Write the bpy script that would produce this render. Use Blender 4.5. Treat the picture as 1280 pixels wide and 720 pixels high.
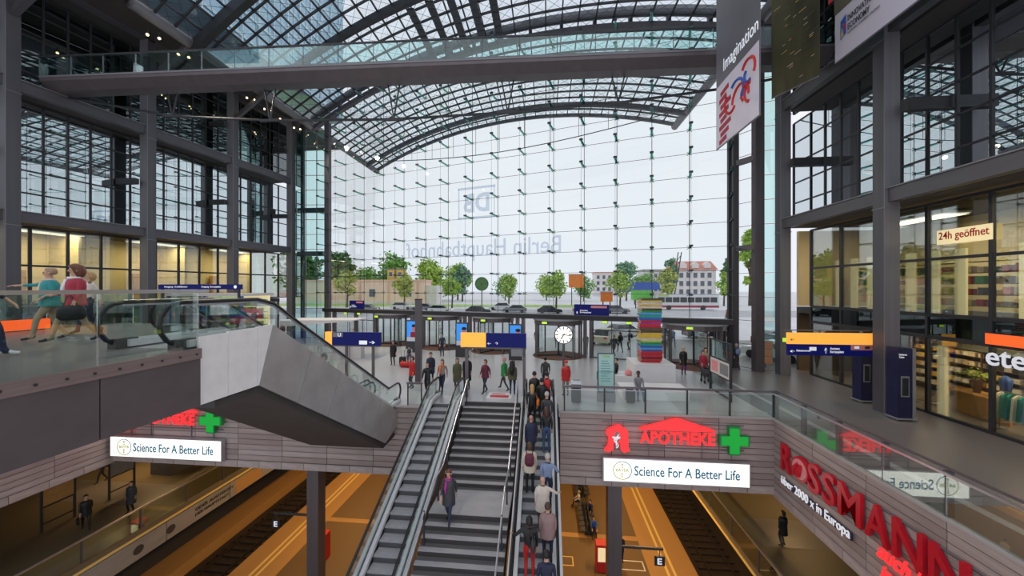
import bpy, bmesh, math, random
from mathutils import Vector, Matrix
import numpy as np
for o in list(bpy.data.objects): bpy.data.objects.remove(o, do_unlink=True)
SC = bpy.context.scene
COL = SC.collection
random.seed(7)
# ------------------------------------------------------------------ camera, sky, exposure
CAM_H = 5.5
cam_data = bpy.data.cameras.new('camera')
cam_data.sensor_width = 36.0
cam_data.lens = 450.0 / 1280.0 * 36.0
cam_data.clip_start = 0.05; cam_data.clip_end = 1500
camera = bpy.data.objects.new('camera', cam_data); COL.objects.link(camera)
camera.location = (0, 0, CAM_H)
camera.rotation_euler = (math.radians(90), 0, math.atan(43 / 450))
SC.camera = camera
world = bpy.data.worlds.new('overcast_sky'); SC.world = world; world.use_nodes = True
wn = world.node_tree; bg = wn.nodes['Background']
tc = wn.nodes.new('ShaderNodeTexCoord'); mp = wn.nodes.new('ShaderNodeMapping'); mp.inputs['Scale'].default_value = (1, 1, 2.5)
nz = wn.nodes.new('ShaderNodeTexNoise'); nz.inputs['Scale'].default_value = 1.6; nz.inputs['Detail'].default_value = 4
rp = wn.nodes.new('ShaderNodeValToRGB')
rp.color_ramp.elements[0].position = 0.3; rp.color_ramp.elements[0].color = (0.79, 0.80, 0.89, 1)
rp.color_ramp.elements[1].position = 0.7; rp.color_ramp.elements[1].color = (0.86, 0.87, 0.93, 1)
wn.links.new(tc.outputs['Generated'], mp.inputs['Vector']); wn.links.new(mp.outputs['Vector'], nz.inputs['Vector'])
wn.links.new(nz.outputs['Fac'], rp.inputs['Fac']); wn.links.new(rp.outputs['Color'], bg.inputs['Color'])
bg.inputs['Strength'].default_value = 1.0
vs = SC.view_settings
vs.view_transform = 'Standard'; vs.look = 'None'; vs.gamma = 1.0; vs.use_curve_mapping = False
vs.exposure = 0.10

# ------------------------------------------------------------------ materials
MATS = {}
def mat(name, col, rough=0.6, metal=0.0, var=0.12, scale=6.0, bump=0.0, emit=None, es=1.0, spec=0.5):
    m = bpy.data.materials.new(name); m.use_nodes = True; MATS[name] = m
    nt = m.node_tree; b = nt.nodes['Principled BSDF']
    b.inputs['Roughness'].default_value = rough; b.inputs['Metallic'].default_value = metal
    b.inputs['Specular IOR Level'].default_value = spec
    if emit:
        b.inputs['Emission Color'].default_value = (*emit, 1); b.inputs['Emission Strength'].default_value = es
    t = nt.nodes.new('ShaderNodeTexCoord'); n = nt.nodes.new('ShaderNodeTexNoise')
    n.inputs['Scale'].default_value = scale; n.inputs['Detail'].default_value = 5
    nt.links.new(t.outputs['Object'], n.inputs['Vector'])
    r = nt.nodes.new('ShaderNodeValToRGB')
    r.color_ramp.elements[0].position = 0.3; r.color_ramp.elements[1].position = 0.72
    r.color_ramp.elements[0].color = (*[max(0, c * (1 - var)) for c in col], 1)
    r.color_ramp.elements[1].color = (*[min(1, c * (1 + var)) for c in col], 1)
    nt.links.new(n.outputs['Fac'], r.inputs['Fac']); nt.links.new(r.outputs['Color'], b.inputs['Base Color'])
    if bump:
        bp = nt.nodes.new('ShaderNodeBump'); bp.inputs['Strength'].default_value = bump; bp.inputs['Distance'].default_value = 0.02
        nt.links.new(n.outputs['Fac'], bp.inputs['Height']); nt.links.new(bp.outputs['Normal'], b.inputs['Normal'])
    return m
def glass(name, tint, refl0, reflk, rough=0.0, rcol=(1, 1, 1)):
    m = bpy.data.materials.new(name); m.use_nodes = True; MATS[name] = m
    nt = m.node_tree; nt.nodes.clear()
    out = nt.nodes.new('ShaderNodeOutputMaterial'); mx = nt.nodes.new('ShaderNodeMixShader')
    tr = nt.nodes.new('ShaderNodeBsdfTransparent'); tr.inputs['Color'].default_value = (*tint, 1)
    gl = nt.nodes.new('ShaderNodeBsdfGlossy'); gl.inputs['Roughness'].default_value = rough; gl.inputs['Color'].default_value = (*rcol, 1)
    lw = nt.nodes.new('ShaderNodeLayerWeight'); lw.inputs['Blend'].default_value = 0.3
    ma = nt.nodes.new('ShaderNodeMath'); ma.operation = 'MULTIPLY_ADD'; ma.use_clamp = True
    ma.inputs[1].default_value = reflk; ma.inputs[2].default_value = refl0
    nt.links.new(lw.outputs['Fresnel'], ma.inputs[0]); nt.links.new(ma.outputs[0], mx.inputs['Fac'])
    nt.links.new(tr.outputs[0], mx.inputs[1]); nt.links.new(gl.outputs[0], mx.inputs[2]); nt.links.new(mx.outputs[0], out.inputs['Surface'])
    return m
def lamp_mat(name, col, es):
    return mat(name, tuple(c * 0.8 for c in col), 0.5, 0, 0.03, 3, emit=col, es=es)

mat('steel', (0.098, 0.094, 0.106), 0.45, 0.3, 0.10, 3)
mat('steel_dark', (0.045, 0.045, 0.05), 0.5, 0.3, 0.15, 3)
mat('steel_light', (0.20, 0.195, 0.21), 0.45, 0.2, 0.10, 3)
mat('cable', (0.05, 0.055, 0.06), 0.45, 0.5)
mat('aluminium', (0.62, 0.62, 0.66), 0.3, 0.85, 0.08, 10)
mat('stainless', (0.55, 0.53, 0.53), 0.33, 0.55, 0.14, 1.2)
mat('white_panel', (0.86, 0.84, 0.83), 0.45, 0.0, 0.05, 4)
mat('brown_panel', (0.125, 0.108, 0.114), 0.35, 0.2, 0.10, 2)
mat('brown_strip', (0.24, 0.18, 0.17), 0.5, 0.2, 0.15, 5)
mat('floor_stone', (0.46, 0.45, 0.46), 0.30, 0.0, 0.16, 0.7)
mat('floor_dark', (0.185, 0.17, 0.168), 0.35, 0.0, 0.16, 0.9)
mat('floor_stripe', (0.48, 0.46, 0.45), 0.4, 0.0, 0.1, 2)
mat('plank_a', (0.38, 0.305, 0.285), 0.6, 0.0, 0.14, 3, 0.1)
mat('plank_b', (0.32, 0.25, 0.23), 0.6, 0.0, 0.14, 3, 0.1)
mat('plank_c', (0.43, 0.355, 0.335), 0.6, 0.0, 0.14, 3, 0.1)
mat('sleeper', (0.03, 0.022, 0.018), 0.9, 0, 0.3, 4)
mat('joint_dark', (0.03, 0.028, 0.028), 0.9)
mat('coping', (0.42, 0.38, 0.37), 0.5, 0.0, 0.1, 5)
mat('concrete', (0.30, 0.28, 0.26), 0.8, 0.0, 0.15, 2, 0.1)
mat('concrete_dark', (0.10, 0.09, 0.085), 0.85, 0.0, 0.2, 2)
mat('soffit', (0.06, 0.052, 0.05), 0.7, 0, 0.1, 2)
mat('platform', (0.165, 0.10, 0.045), 0.55, 0.0, 0.10, 1.2)  # orange of the lamplight is put into the floor colour
mat('platform_pale', (0.46, 0.26, 0.095), 0.5, 0.0, 0.07, 2)
mat('platform_line', (0.85, 0.62, 0.22), 0.5, 0.0, 0.05, 3)
mat('gallery_floor', (0.165, 0.135, 0.085), 0.5, 0.0, 0.14, 1.0)
mat('ballast', (0.035, 0.022, 0.018), 0.95, 0.0, 0.5, 14, 0.6)
mat('rail_steel', (0.16, 0.12, 0.10), 0.35, 0.8)
mat('step_tread', (0.40, 0.39, 0.40), 0.5, 0.0, 0.1, 5)
mat('step_back', (0.13, 0.125, 0.127), 0.55, 0.0, 0.1, 5)
mat('step_riser', (0.055, 0.05, 0.052), 0.7, 0.0, 0.1, 5)
mat('deck_metal', (0.74, 0.74, 0.77), 0.35, 0.15, 0.05, 6)
mat('esc_step', (0.46, 0.46, 0.48), 0.4, 0.1, 0.12, 6)
mat('esc_riser', (0.13, 0.13, 0.14), 0.45, 0.4, 0.1, 6)
mat('rubber', (0.018, 0.017, 0.018), 0.35)
mat('rubber_grey', (0.08, 0.075, 0.075), 0.4)
mat('blue_sign', (0.006, 0.010, 0.10), 0.45, 0, 0.05, 3, emit=(0.004, 0.008, 0.16), es=0.2, spec=0.2)
mat('blue_dark', (0.012, 0.014, 0.06), 0.35)
lamp_mat('orange_lit', (1.0, 0.42, 0.06), 0.75)
lamp_mat('orange_red_lit', (1.0, 0.12, 0.02), 0.8)
lamp_mat('white_lit', (1.0, 0.97, 0.88), 0.95)
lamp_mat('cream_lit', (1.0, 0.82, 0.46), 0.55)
lamp_mat('warm_lamp', (1.0, 0.72, 0.36), 6.0)
lamp_mat('red_neon', (1.0, 0.035, 0.04), 0.85)
lamp_mat('green_neon', (0.01, 0.42, 0.05), 0.45)
lamp_mat('exit_green', (0.55, 0.85, 0.08), 0.7)
lamp_mat('screen_blue', (0.05, 0.30, 0.85), 0.55)
mat('red_letter', (0.50, 0.008, 0.022), 0.35, 0, 0.08, 4, emit=(0.5, 0.005, 0.02), es=0.05)
mat('white_letter', (0.85, 0.86, 0.92), 0.4, 0, 0.03, 3, emit=(0.9, 0.93, 1), es=0.35)
mat('white', (0.80, 0.79, 0.79), 0.5, 0, 0.03, 3)
mat('off_white', (0.66, 0.63, 0.60), 0.5, 0, 0.04, 3)
mat('teal_ink', (0.02, 0.27, 0.44), 0.5)
mat('lime_ink', (0.50, 0.62, 0.10), 0.5)
mat('black', (0.012, 0.012, 0.013), 0.45)
mat('dark_grey', (0.045, 0.045, 0.05), 0.5)
mat('grey', (0.22, 0.22, 0.23), 0.5)
mat('red', (0.55, 0.02, 0.02), 0.5)
mat('crimson', (0.40, 0.02, 0.05), 0.6)
mat('orange', (0.85, 0.22, 0.02), 0.5)
mat('yellow', (0.75, 0.50, 0.03), 0.5)
mat('gold', (0.68, 0.48, 0.10), 0.5)
mat('green', (0.03, 0.28, 0.08), 0.55)
mat('lime', (0.15, 0.60, 0.08), 0.5)
mat('teal', (0.02, 0.30, 0.30), 0.55)
mat('blue', (0.03, 0.10, 0.42), 0.5)
mat('sky_blue', (0.10, 0.35, 0.70), 0.5)
mat('navy', (0.015, 0.02, 0.055), 0.6)
mat('purple', (0.14, 0.03, 0.16), 0.6)
mat('magenta', (0.42, 0.04, 0.28), 0.6)
mat('pink', (0.78, 0.28, 0.30), 0.6)
mat('beige', (0.56, 0.46, 0.33), 0.7)
mat('cream', (0.70, 0.62, 0.50), 0.7)
mat('khaki', (0.40, 0.32, 0.21), 0.75)
mat('olive', (0.10, 0.10, 0.05), 0.75, 0, 0.6, 25)
mat('brown', (0.12, 0.06, 0.035), 0.65)
mat('maroon', (0.13, 0.02, 0.045), 0.65)
mat('wood_warm', (0.50, 0.28, 0.10), 0.5)
mat('denim', (0.05, 0.10, 0.22), 0.75)
mat('jeans_dark', (0.025, 0.035, 0.07), 0.75)
mat('shirt_blue', (0.22, 0.29, 0.46), 0.75)
mat('dusty_pink', (0.34, 0.22, 0.21), 0.75)
mat('pale_shirt', (0.70, 0.62, 0.55), 0.75)
mat('skin_light', (0.62, 0.36, 0.26), 0.55)
mat('skin_mid', (0.50, 0.26, 0.18), 0.55)
mat('skin_dark', (0.12, 0.055, 0.03), 0.5)
mat('hair_black', (0.012, 0.010, 0.010), 0.5)
mat('hair_brown', (0.08, 0.038, 0.02), 0.5)
mat('hair_auburn', (0.16, 0.06, 0.03), 0.5)
mat('hair_blond', (0.50, 0.32, 0.13), 0.5)
mat('hair_grey', (0.50, 0.47, 0.44), 0.5)
mat('hair_sandy', (0.42, 0.28, 0.17), 0.5)
mat('leaf_dark', (0.085, 0.22, 0.05), 0.7, 0, 0.4, 1.5)
mat('leaf_mid', (0.20, 0.42, 0.07), 0.7, 0, 0.4, 1.5)
mat('leaf_lime', (0.40, 0.58, 0.09), 0.7, 0, 0.4, 1.5)
mat('leaf_yellow', (0.50, 0.56, 0.13), 0.7, 0, 0.4, 1.5)
mat('leaf_blue', (0.18, 0.36, 0.20), 0.7, 0, 0.4, 1.5)
mat('bark', (0.10, 0.075, 0.055), 0.9, 0, 0.3, 8)
mat('paving', (0.72, 0.70, 0.72), 0.75, 0, 0.08, 0.4)
mat('asphalt', (0.50, 0.49, 0.51), 0.85, 0, 0.12, 0.6)
mat('lawn', (0.36, 0.52, 0.14), 0.9, 0, 0.3, 0.8)
mat('salmon_wall', (0.93, 0.66, 0.56), 0.8, 0, 0.06, 0.5)
mat('salmon_trim', (0.85, 0.52, 0.43), 0.8)
mat('render_wall', (0.78, 0.72, 0.70), 0.8)
mat('roof_tile', (0.62, 0.25, 0.17), 0.8, 0, 0.2, 3)
mat('window_far', (0.10, 0.12, 0.15), 0.15)
mat('car_white', (0.75, 0.75, 0.76), 0.25, 0.0, 0.03)
mat('car_cream', (0.66, 0.60, 0.44), 0.25, 0.0, 0.03)
mat('car_dark', (0.035, 0.038, 0.045), 0.22, 0.3, 0.05)
mat('car_grey', (0.24, 0.25, 0.27), 0.25, 0.5, 0.05)
mat('car_red', (0.36, 0.015, 0.03), 0.25, 0.0, 0.05)
mat('car_glass', (0.02, 0.025, 0.03), 0.08)
glass('mesh_letter', (0.80, 0.83, 0.88), 0.0, 0.05)
mat('office_glass', (0.42, 0.60, 0.72), 0.12, 0.3, 0.35, 0.15)
mat('office_frame', (0.62, 0.76, 0.82), 0.4, 0.2)
mat('shop_wall', (0.80, 0.66, 0.38), 0.7, 0, 0.06, 1)
mat('shop_dark', (0.06, 0.045, 0.03), 0.7, 0, 0.2, 1)
mat('room_dark', (0.075, 0.085, 0.09), 0.8, 0, 0.3, 1)
mat('banner_white', (0.72, 0.66, 0.74), 0.6, 0, 0.03)
mat('banner_grey', (0.16, 0.15, 0.17), 0.5, 0, 0.35, 0.5)
mat('banner_leaf', (0.075, 0.068, 0.03), 0.5, 0, 0.85, 1.1)
mat('carpet', (0.16, 0.075, 0.05), 0.9)
mat('pv', (0.03, 0.033, 0.045), 0.3)
glass('roof_glass', (0.93, 0.97, 0.985), 0.0, 0.18)
glass('facade_glass', (0.945, 0.975, 0.97), 0.005, 0.25)
glass('rail_glass', (0.82, 0.93, 0.89), 0.05, 0.8)
glass('clear_rail', (0.90, 0.95, 0.93), 0.03, 0.42)
glass('green_glass', (0.78, 0.93, 0.915), 0.05, 0.6)
glass('window_glass', (0.30, 0.40, 0.40), 0.68, 1.0, 0.0, (0.86, 0.95, 0.97))
glass('window_glass_low', (0.36, 0.47, 0.46), 0.17, 0.9, 0.0, (0.80, 0.93, 0.93))
glass('shop_glass', (0.84, 0.88, 0.84), 0.07, 0.7)
glass('door_glass', (0.88, 0.93, 0.92), 0.02, 0.4)
glass('strut_glint', (0.30, 0.72, 0.64), 0.06, 0.5)
glass('board_glass', (0.82, 0.94, 0.92), 0.05, 0.5)

# ------------------------------------------------------------------ helpers
def V(*a): return Vector(a)
def link(name, mesh, matname=None, parent=None, W=None):
    o = bpy.data.objects.new(name, mesh); COL.objects.link(o)
    if W is not None: o.matrix_basis = W
    if parent is not None:
        o.parent = parent; o.matrix_parent_inverse = parent.matrix_basis.inverted()
    if matname is not None and mesh is not None and len(mesh.materials) == 0: mesh.materials.append(MATS[matname])
    return o
def tag(o, label=None, cat=None, group=None, kind=None):
    if label: o['label'] = label
    if cat: o['category'] = cat
    if group: o['group'] = group
    if kind: o['kind'] = kind
    return o
def thing(name, loc, label=None, cat=None, group=None, kind=None, rz=0):
    o = bpy.data.objects.new(name, None); COL.objects.link(o); o.empty_display_size = 0.2
    o.matrix_basis = Matrix.Translation(Vector(loc)) @ Matrix.Rotation(rz, 4, 'Z')
    return tag(o, label, cat, group, kind)
class MB:
    def __init__(s): s.v = []; s.f = []; s.m = []; s.cur = 0
    def quad(s, a, b, c, d): s.poly([a, b, c, d])
    def poly(s, pts):
        n = len(s.v); s.v += [tuple(p) for p in pts]; s.f.append(tuple(range(n, n + len(pts)))); s.m.append(s.cur)
    def add(s, vs, fs):
        n = len(s.v); s.v += [tuple(p) for p in vs]
        for f in fs: s.f.append(tuple(i + n for i in f)); s.m.append(s.cur)
    def box(s, x0, y0, z0, x1, y1, z1, T=None):
        vs = [V(x, y, z) for z in (z0, z1) for y in (y0, y1) for x in (x0, x1)]
        if T is not None: vs = [T @ p for p in vs]
        s.add(vs, [(0, 2, 3, 1), (4, 5, 7, 6), (0, 1, 5, 4), (2, 6, 7, 3), (0, 4, 6, 2), (1, 3, 7, 5)])
    def bar(s, a, b, w, h, up=(0, 0, 1)):
        s.box(-.5, -.5, -.5, .5, .5, .5, barM(a, b, w, h, up))
    def tube(s, pts, r, n=6, cap=True):
        pts = [Vector(p) for p in pts]; rs = r if isinstance(r, (list, tuple)) else [r] * len(pts)
        rings = []; ref = None
        for i, p in enumerate(pts):
            t = (pts[min(i + 1, len(pts) - 1)] - pts[max(i - 1, 0)]).normalized()
            if ref is None: ref = V(0, 0, 1) if abs(t.z) < 0.9 else V(1, 0, 0)
            x = ref.cross(t); x = x.normalized() if x.length > 1e-6 else V(1, 0, 0); y = t.cross(x); ref = y
            rings.append([p + (x * math.cos(k * math.tau / n) + y * math.sin(k * math.tau / n)) * rs[i] for k in range(n)])
        vs = [q for ring in rings for q in ring]; fs = []
        for i in range(len(pts) - 1):
            for k in range(n): fs.append((i * n + k, i * n + (k + 1) % n, (i + 1) * n + (k + 1) % n, (i + 1) * n + k))
        if cap: fs += [tuple(range(n - 1, -1, -1)), tuple((len(pts) - 1) * n + k for k in range(n))]
        s.add(vs, fs)
    def lathe(s, prof, n=16, T=None, a0=0, a1=math.tau, closed=True):
        cnt = n if closed else n + 1; vs = []
        for r, z in prof:
            for k in range(cnt):
                a = a0 + (a1 - a0) * k / n; p = V(r * math.cos(a), r * math.sin(a), z); vs.append(T @ p if T is not None else p)
        fs = []
        for i in range(len(prof) - 1):
            for k in range(n if closed else n):
                k2 = (k + 1) % cnt; fs.append((i * cnt + k, i * cnt + k2, (i + 1) * cnt + k2, (i + 1) * cnt + k))
        s.add(vs, fs)
    def prism(s, poly, off):
        off = Vector(off); a = [Vector(p) for p in poly]; b = [p + off for p in a]; n = len(a)
        s.add(a + b, [tuple(range(n - 1, -1, -1)), tuple(range(n, 2 * n))] + [(i, (i + 1) % n, n + (i + 1) % n, n + i) for i in range(n)])
    def mesh(s, name, mats, smooth=False):
        me = bpy.data.meshes.new(name); me.from_pydata(s.v, [], s.f)
        for m in ([mats] if isinstance(mats, str) else mats): me.materials.append(MATS[m])
        if any(s.m): me.polygons.foreach_set('material_index', s.m)
        if smooth: me.polygons.foreach_set('use_smooth', [True] * len(s.f))
        bm = bmesh.new(); bm.from_mesh(me); bmesh.ops.recalc_face_normals(bm, faces=bm.faces); bm.to_mesh(me); bm.free()
        me.update(); return me
    def build(s, name, mats, parent=None, W=None, smooth=False):
        if W is None:
            # put the origin at the piece's own base centre
            P = np.array(s.v); c = (P.min(0) + P.max(0)) / 2; c[2] = P[:, 2].min()
            W = Matrix.Translation(Vector(c)); s.v = [tuple(p) for p in (P - c)]
        return link(name, s.mesh(name, mats, smooth), None, parent, W)
def barM(a, b, w, h, up=(0, 0, 1)):
    a = Vector(a); b = Vector(b); t = b - a; L = t.length; t = t / L; u = Vector(up)
    x = t.cross(u)
    if x.length < 1e-4: x = t.cross(V(0, 1, 0))
    x.normalize(); u = x.cross(t)
    return Matrix(((x.x * w, t.x * L, u.x * h, (a.x + b.x) / 2), (x.y * w, t.y * L, u.y * h, (a.y + b.y) / 2), (x.z * w, t.z * L, u.z * h, (a.z + b.z) / 2), (0, 0, 0, 1)))
UC = {}
def unit(kind, matname):
    k = (kind, matname)
    if k not in UC:
        b = MB()
        if kind == 'box': b.box(-.5, -.5, -.5, .5, .5, .5)
        elif kind == 'cyl': b.lathe([(0, -.5), (.5, -.5), (.5, .5), (0, .5)], 12)
        elif kind == 'rod': b.lathe([(.5, -.5), (.5, .5)], 6)
        elif kind == 'ball': b.lathe([(0.5 * math.sin(math.pi * i / 8), -0.5 * math.cos(math.pi * i / 8)) for i in range(9)], 12)
        UC[k] = b.mesh(kind + '_' + matname, matname, kind != 'box')
    return UC[k]
def sbar(name, m, a, b, w, h, parent=None, up=(0, 0, 1)): return link(name, unit('box', m), None, parent, barM(a, b, w, h, up))
def sbox(name, m, x0, y0, z0, x1, y1, z1, parent=None):
    W = Matrix(((x1 - x0, 0, 0, (x0 + x1) / 2), (0, y1 - y0, 0, (y0 + y1) / 2), (0, 0, z1 - z0, (z0 + z1) / 2), (0, 0, 0, 1)))
    return link(name, unit('box', m), None, parent, W)
def srod(name, m, a, b, d, parent=None, kind='rod'):
    B = barM(a, b, d, d); W = B @ Matrix.Rotation(math.pi / 2, 4, 'X')
    # unit rod runs along z; rotate it onto the bar's y axis
    return link(name, unit(kind, m), None, parent, B @ Matrix(((1, 0, 0, 0), (0, 0, 1, 0), (0, -1, 0, 0), (0, 0, 0, 1))))
def sball(name, m, c, dx, dy, dz, parent=None):
    return link(name, unit('ball', m), None, parent, Matrix.Translation(Vector(c)) @ Matrix.Diagonal((dx, dy, dz, 1)))
def frame(O, R, U):
    R = Vector(R).normalized(); U = Vector(U).normalized(); N = R.cross(U); O = Vector(O)
    return Matrix(((R.x, U.x, N.x, O.x), (R.y, U.y, N.y, O.y), (R.z, U.z, N.z, O.z), (0, 0, 0, 1)))
TX = {}
def text(name, body, m, O, R, U, w, h, depth=0.02, bold=0.0, parent=None, shear=0.0, spacing=1.0):
    """lettering filling a w x h box whose lower left corner is O; N = R x U faces the reader"""
    key = (body, bold, shear, spacing)
    if key not in TX:
        cu = bpy.data.curves.new('lettering', 'FONT'); cu.body = body; cu.offset = bold; cu.extrude = 0.5; cu.shear = shear; cu.resolution_u = 3
        cu.space_character = spacing
        ob = bpy.data.objects.new('lettering', cu); COL.objects.link(ob)
        me = bpy.data.meshes.new_from_object(ob); bpy.data.objects.remove(ob, do_unlink=True)
        P = np.empty(len(me.vertices) * 3); me.vertices.foreach_get('co', P); P = P.reshape(-1, 3)
        lo, hi = P.min(0), P.max(0); P = (P - lo) / np.maximum(hi - lo, 1e-6); me.vertices.foreach_set('co', P.ravel()); me.materials.clear()
        TX[key] = me
    me = TX[key].copy(); me.materials.append(MATS[m])
    return link(name, me, None, parent, frame(O, R, U) @ Matrix.Diagonal((w, h, depth, 1)))
def area(name, loc, size, sizey, energy, col, rot=(0, 0, 0), parent=None):
    d = bpy.data.lights.new(name, 'AREA'); d.shape = 'RECTANGLE'; d.size = size; d.size_y = sizey; d.energy = energy; d.color = col
    o = bpy.data.objects.new(name, d); COL.objects.link(o); o.matrix_basis = Matrix.Translation(Vector(loc)) @ Matrix.LocRotScale(None, __import__('mathutils').Euler(rot), None)
    if parent is not None: o.parent = parent; o.matrix_parent_inverse = parent.matrix_basis.inverted()
    return o
Z3 = (0, 0, 1)
# ================================================================== THE SETTING
# ---- storey heights: platforms -12, galleries -7, ground floor 0, upper deck 4.3
FY = 16.2                      # front edge of the ground floor above the platform hall
XL, XR = -21.8, 9.6            # sides of the open well
slope = 0.293                  # the glass front stands at an angle to the hall
L0 = V(-23.5, 36.9, 0); R0 = V(12.65, 26.3, 0)
FU = (R0 - L0).normalized(); FN = V(FU.y, -FU.x, 0)     # FN points into the hall
FLEN = (R0 - L0).length
def fp(s, z, off=0.0): return V(*(L0 + FU * s + FN * off).xy, z)
def fs_of(x): return (x - L0.x) / FU.x

floor = thing('floor', (-4, 26, 0), kind='structure')
# main slab with the slot for the stairs and escalators
def slab(name, m, x0, y0, z0, x1, y1, z1, par): return sbox(name, m, x0, y0, z0, x1, y1, z1, par)
slab('floor_slab', 'floor_stone', 0.55, FY, -0.25, XR, 40, 0, floor)
slab('floor_slab', 'floor_stone', -5.75, 17.25, -0.25, 0.55, 40, 0, floor)
slab('floor_slab', 'floor_stone', -31, FY, -0.25, -5.75, 40, 0, floor)
slab('floor_slab', 'floor_dark', XR, 3, -0.25, 26, 40, 0, floor)
slab('floor_slab', 'floor_dark', -42, 3, -0.25, XL, FY, 0, floor)
sbox('pale_stripe', 'floor_stripe', XR + 0.95, 5, 0.0, XR + 1.2, 24.5, 0.006, floor)
sbox('pale_stripe', 'floor_stripe', XR + 0.1, FY + 0.6, 0.0, 1.0, FY + 0.75, 0.006, floor)
# structural depth under the ground floor
under = thing('ceiling_platform_hall', (-6, 40, -3.2), kind='structure')
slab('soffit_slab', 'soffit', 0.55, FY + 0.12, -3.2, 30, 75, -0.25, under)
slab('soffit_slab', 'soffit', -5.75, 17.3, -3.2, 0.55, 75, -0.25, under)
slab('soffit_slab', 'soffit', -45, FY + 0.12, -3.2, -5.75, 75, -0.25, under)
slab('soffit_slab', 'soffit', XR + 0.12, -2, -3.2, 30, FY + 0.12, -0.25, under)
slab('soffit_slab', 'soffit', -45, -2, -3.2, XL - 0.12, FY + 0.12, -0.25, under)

# ---- timber clad edges of the well
def plank_wall(name, O, R, width, z0, z1, rows, cols, par_kind='structure'):
    O = Vector(O); R = Vector(R).normalized(); N = R.cross(V(0, 0, 1))
    w = thing(name, (*(O + R * width / 2).xy, z0), kind=par_kind)
    sbar('backing', 'joint_dark', V(*O.xy, (z0 + z1) / 2) - N * 0.05, V(*(O + R * width).xy, (z0 + z1) / 2) - N * 0.05, 0.1, z1 - z0 - 0.01, w)
    zb = z0 + 0.34
    hh = (z1 - zb) / rows; cw = width / cols
    # lower fascia of squarish panels
    n2 = max(1, round(width / 1.15)); pw = width / n2
    for i in range(n2):
        a = O + R * (i * pw + 0.012); b = O + R * ((i + 1) * pw - 0.012)
        sbar('fascia_panel', 'plank_c', V(*a.xy, z0 + 0.165) + N * 0.035, V(*b.xy, z0 + 0.165) + N * 0.035, 0.07, 0.315, w)
    rr = random.Random(len(name))
    for j in range(rows):
        for i in range(cols):
            a = O + R * (i * cw + 0.012); b = O + R * ((i + 1) * cw - 0.012); z = zb + (j + .5) * hh; e = 0.02 + rr.random() * 0.012
            sbar('plank', rr.choice(['plank_a', 'plank_a', 'plank_b', 'plank_c']), V(*a.xy, z) + N * e / 2, V(*b.xy, z) + N * e / 2, e, hh - 0.022, w)
    sbar('coping', 'coping', V(*O.xy, z1 + 0.02) + N * 0.0, V(*(O + R * width).xy, z1 + 0.02) + N * 0.0, 0.24, 0.07, w)
    return w
wall_front_right = plank_wall('wall_front_right', (0.6, FY, 0), (1, 0, 0), XR - 0.6, -3.2, -0.02, 11, 4)
wall_front_left = plank_wall('wall_front_left', (XL, FY, 0), (1, 0, 0), -5.8 - XL, -3.2, -0.02, 11, 7)
wall_side_right = plank_wall('wall_side_right', (XR, FY, 0), (0, -1, 0), 13.2, -3.3, -0.06, 11, 6)
wall_side_left = plank_wall('wall_side_left', (XL, 3.0, 0), (0, 1, 0), 13.2, -3.3, -0.06, 11, 6)

# ---- platform hall below
pf = thing('floor_platform', (-5, 40, -12), kind='structure')
sbox('platform_slab', 'platform', -19.3, 0, -12.9, 9.2, 75, -12, pf)
sbox('pale_edge', 'platform_pale', 6.3, 0, -12, 9.2, 75, -11.992, pf)
sbox('pale_edge', 'platform_pale', -19.3, 0, -12, -16.4, 75, -11.992, pf)
for x in (7.35, 7.75): sbox('guide_line', 'platform_line', x, 0, -11.992, x + 0.16, 75, -11.985, pf)
for x in (-17.65, -18.05): sbox('guide_line', 'platform_line', x, 0, -11.992, x + 0.16, 75, -11.985, pf)
for y in (25.6, 33.2): sbox('cross_band', 'platform_pale', -16.4, y, -12, 6.3, y + 0.45, -11.993, pf)
sbox('track_bed', 'ballast', 9.2, 0, -13.4, 20, 75, -12.75, pf)
sbox('track_bed', 'ballast', -30, 0, -13.4, -19.3, 75, -12.75, pf)
sbox('ledge', 'platform_pale', -24.6, 0, -13.4, -22.9, 75, -12.0, pf)
sbox('ledge', 'concrete_dark', -40, 0, -13.4, -24.6, 75, -12.0, pf)
def track(x0):
    t = thing('railway_track', (x0, 40, -12.75), 'dark steel railway track in the bed beside the ' + ('pharmacy side platform' if x0 > 0 else 'advertising fascia'), 'railway track', 'tracks of the platform hall')
    for dx in (-0.75, 0.75): sbox('rail', 'rail_steel', x0 + dx - .04, 0, -12.66, x0 + dx + .04, 75, -12.5, t)
    for i in range(44): sbox('sleeper', 'sleeper', x0 - 1.25, 14 + i * 0.65, -12.75, x0 + 1.25, 14.28 + i * 0.65, -12.66, t)
track(11.1); track(-21.1)
sbox('wall_platform_end', 'concrete_dark', -45, 75, -13.4, 30, 75.4, -3.2)['kind'] = 'structure'
sbox('wall_platform_right', 'concrete_dark', 26, 0, -13.4, 26.4, 75, -3.2)['kind'] = 'structure'
sbox('wall_platform_left', 'concrete_dark', -45, 0, -13.4, -44.6, 75, -3.2)['kind'] = 'structure'
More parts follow.
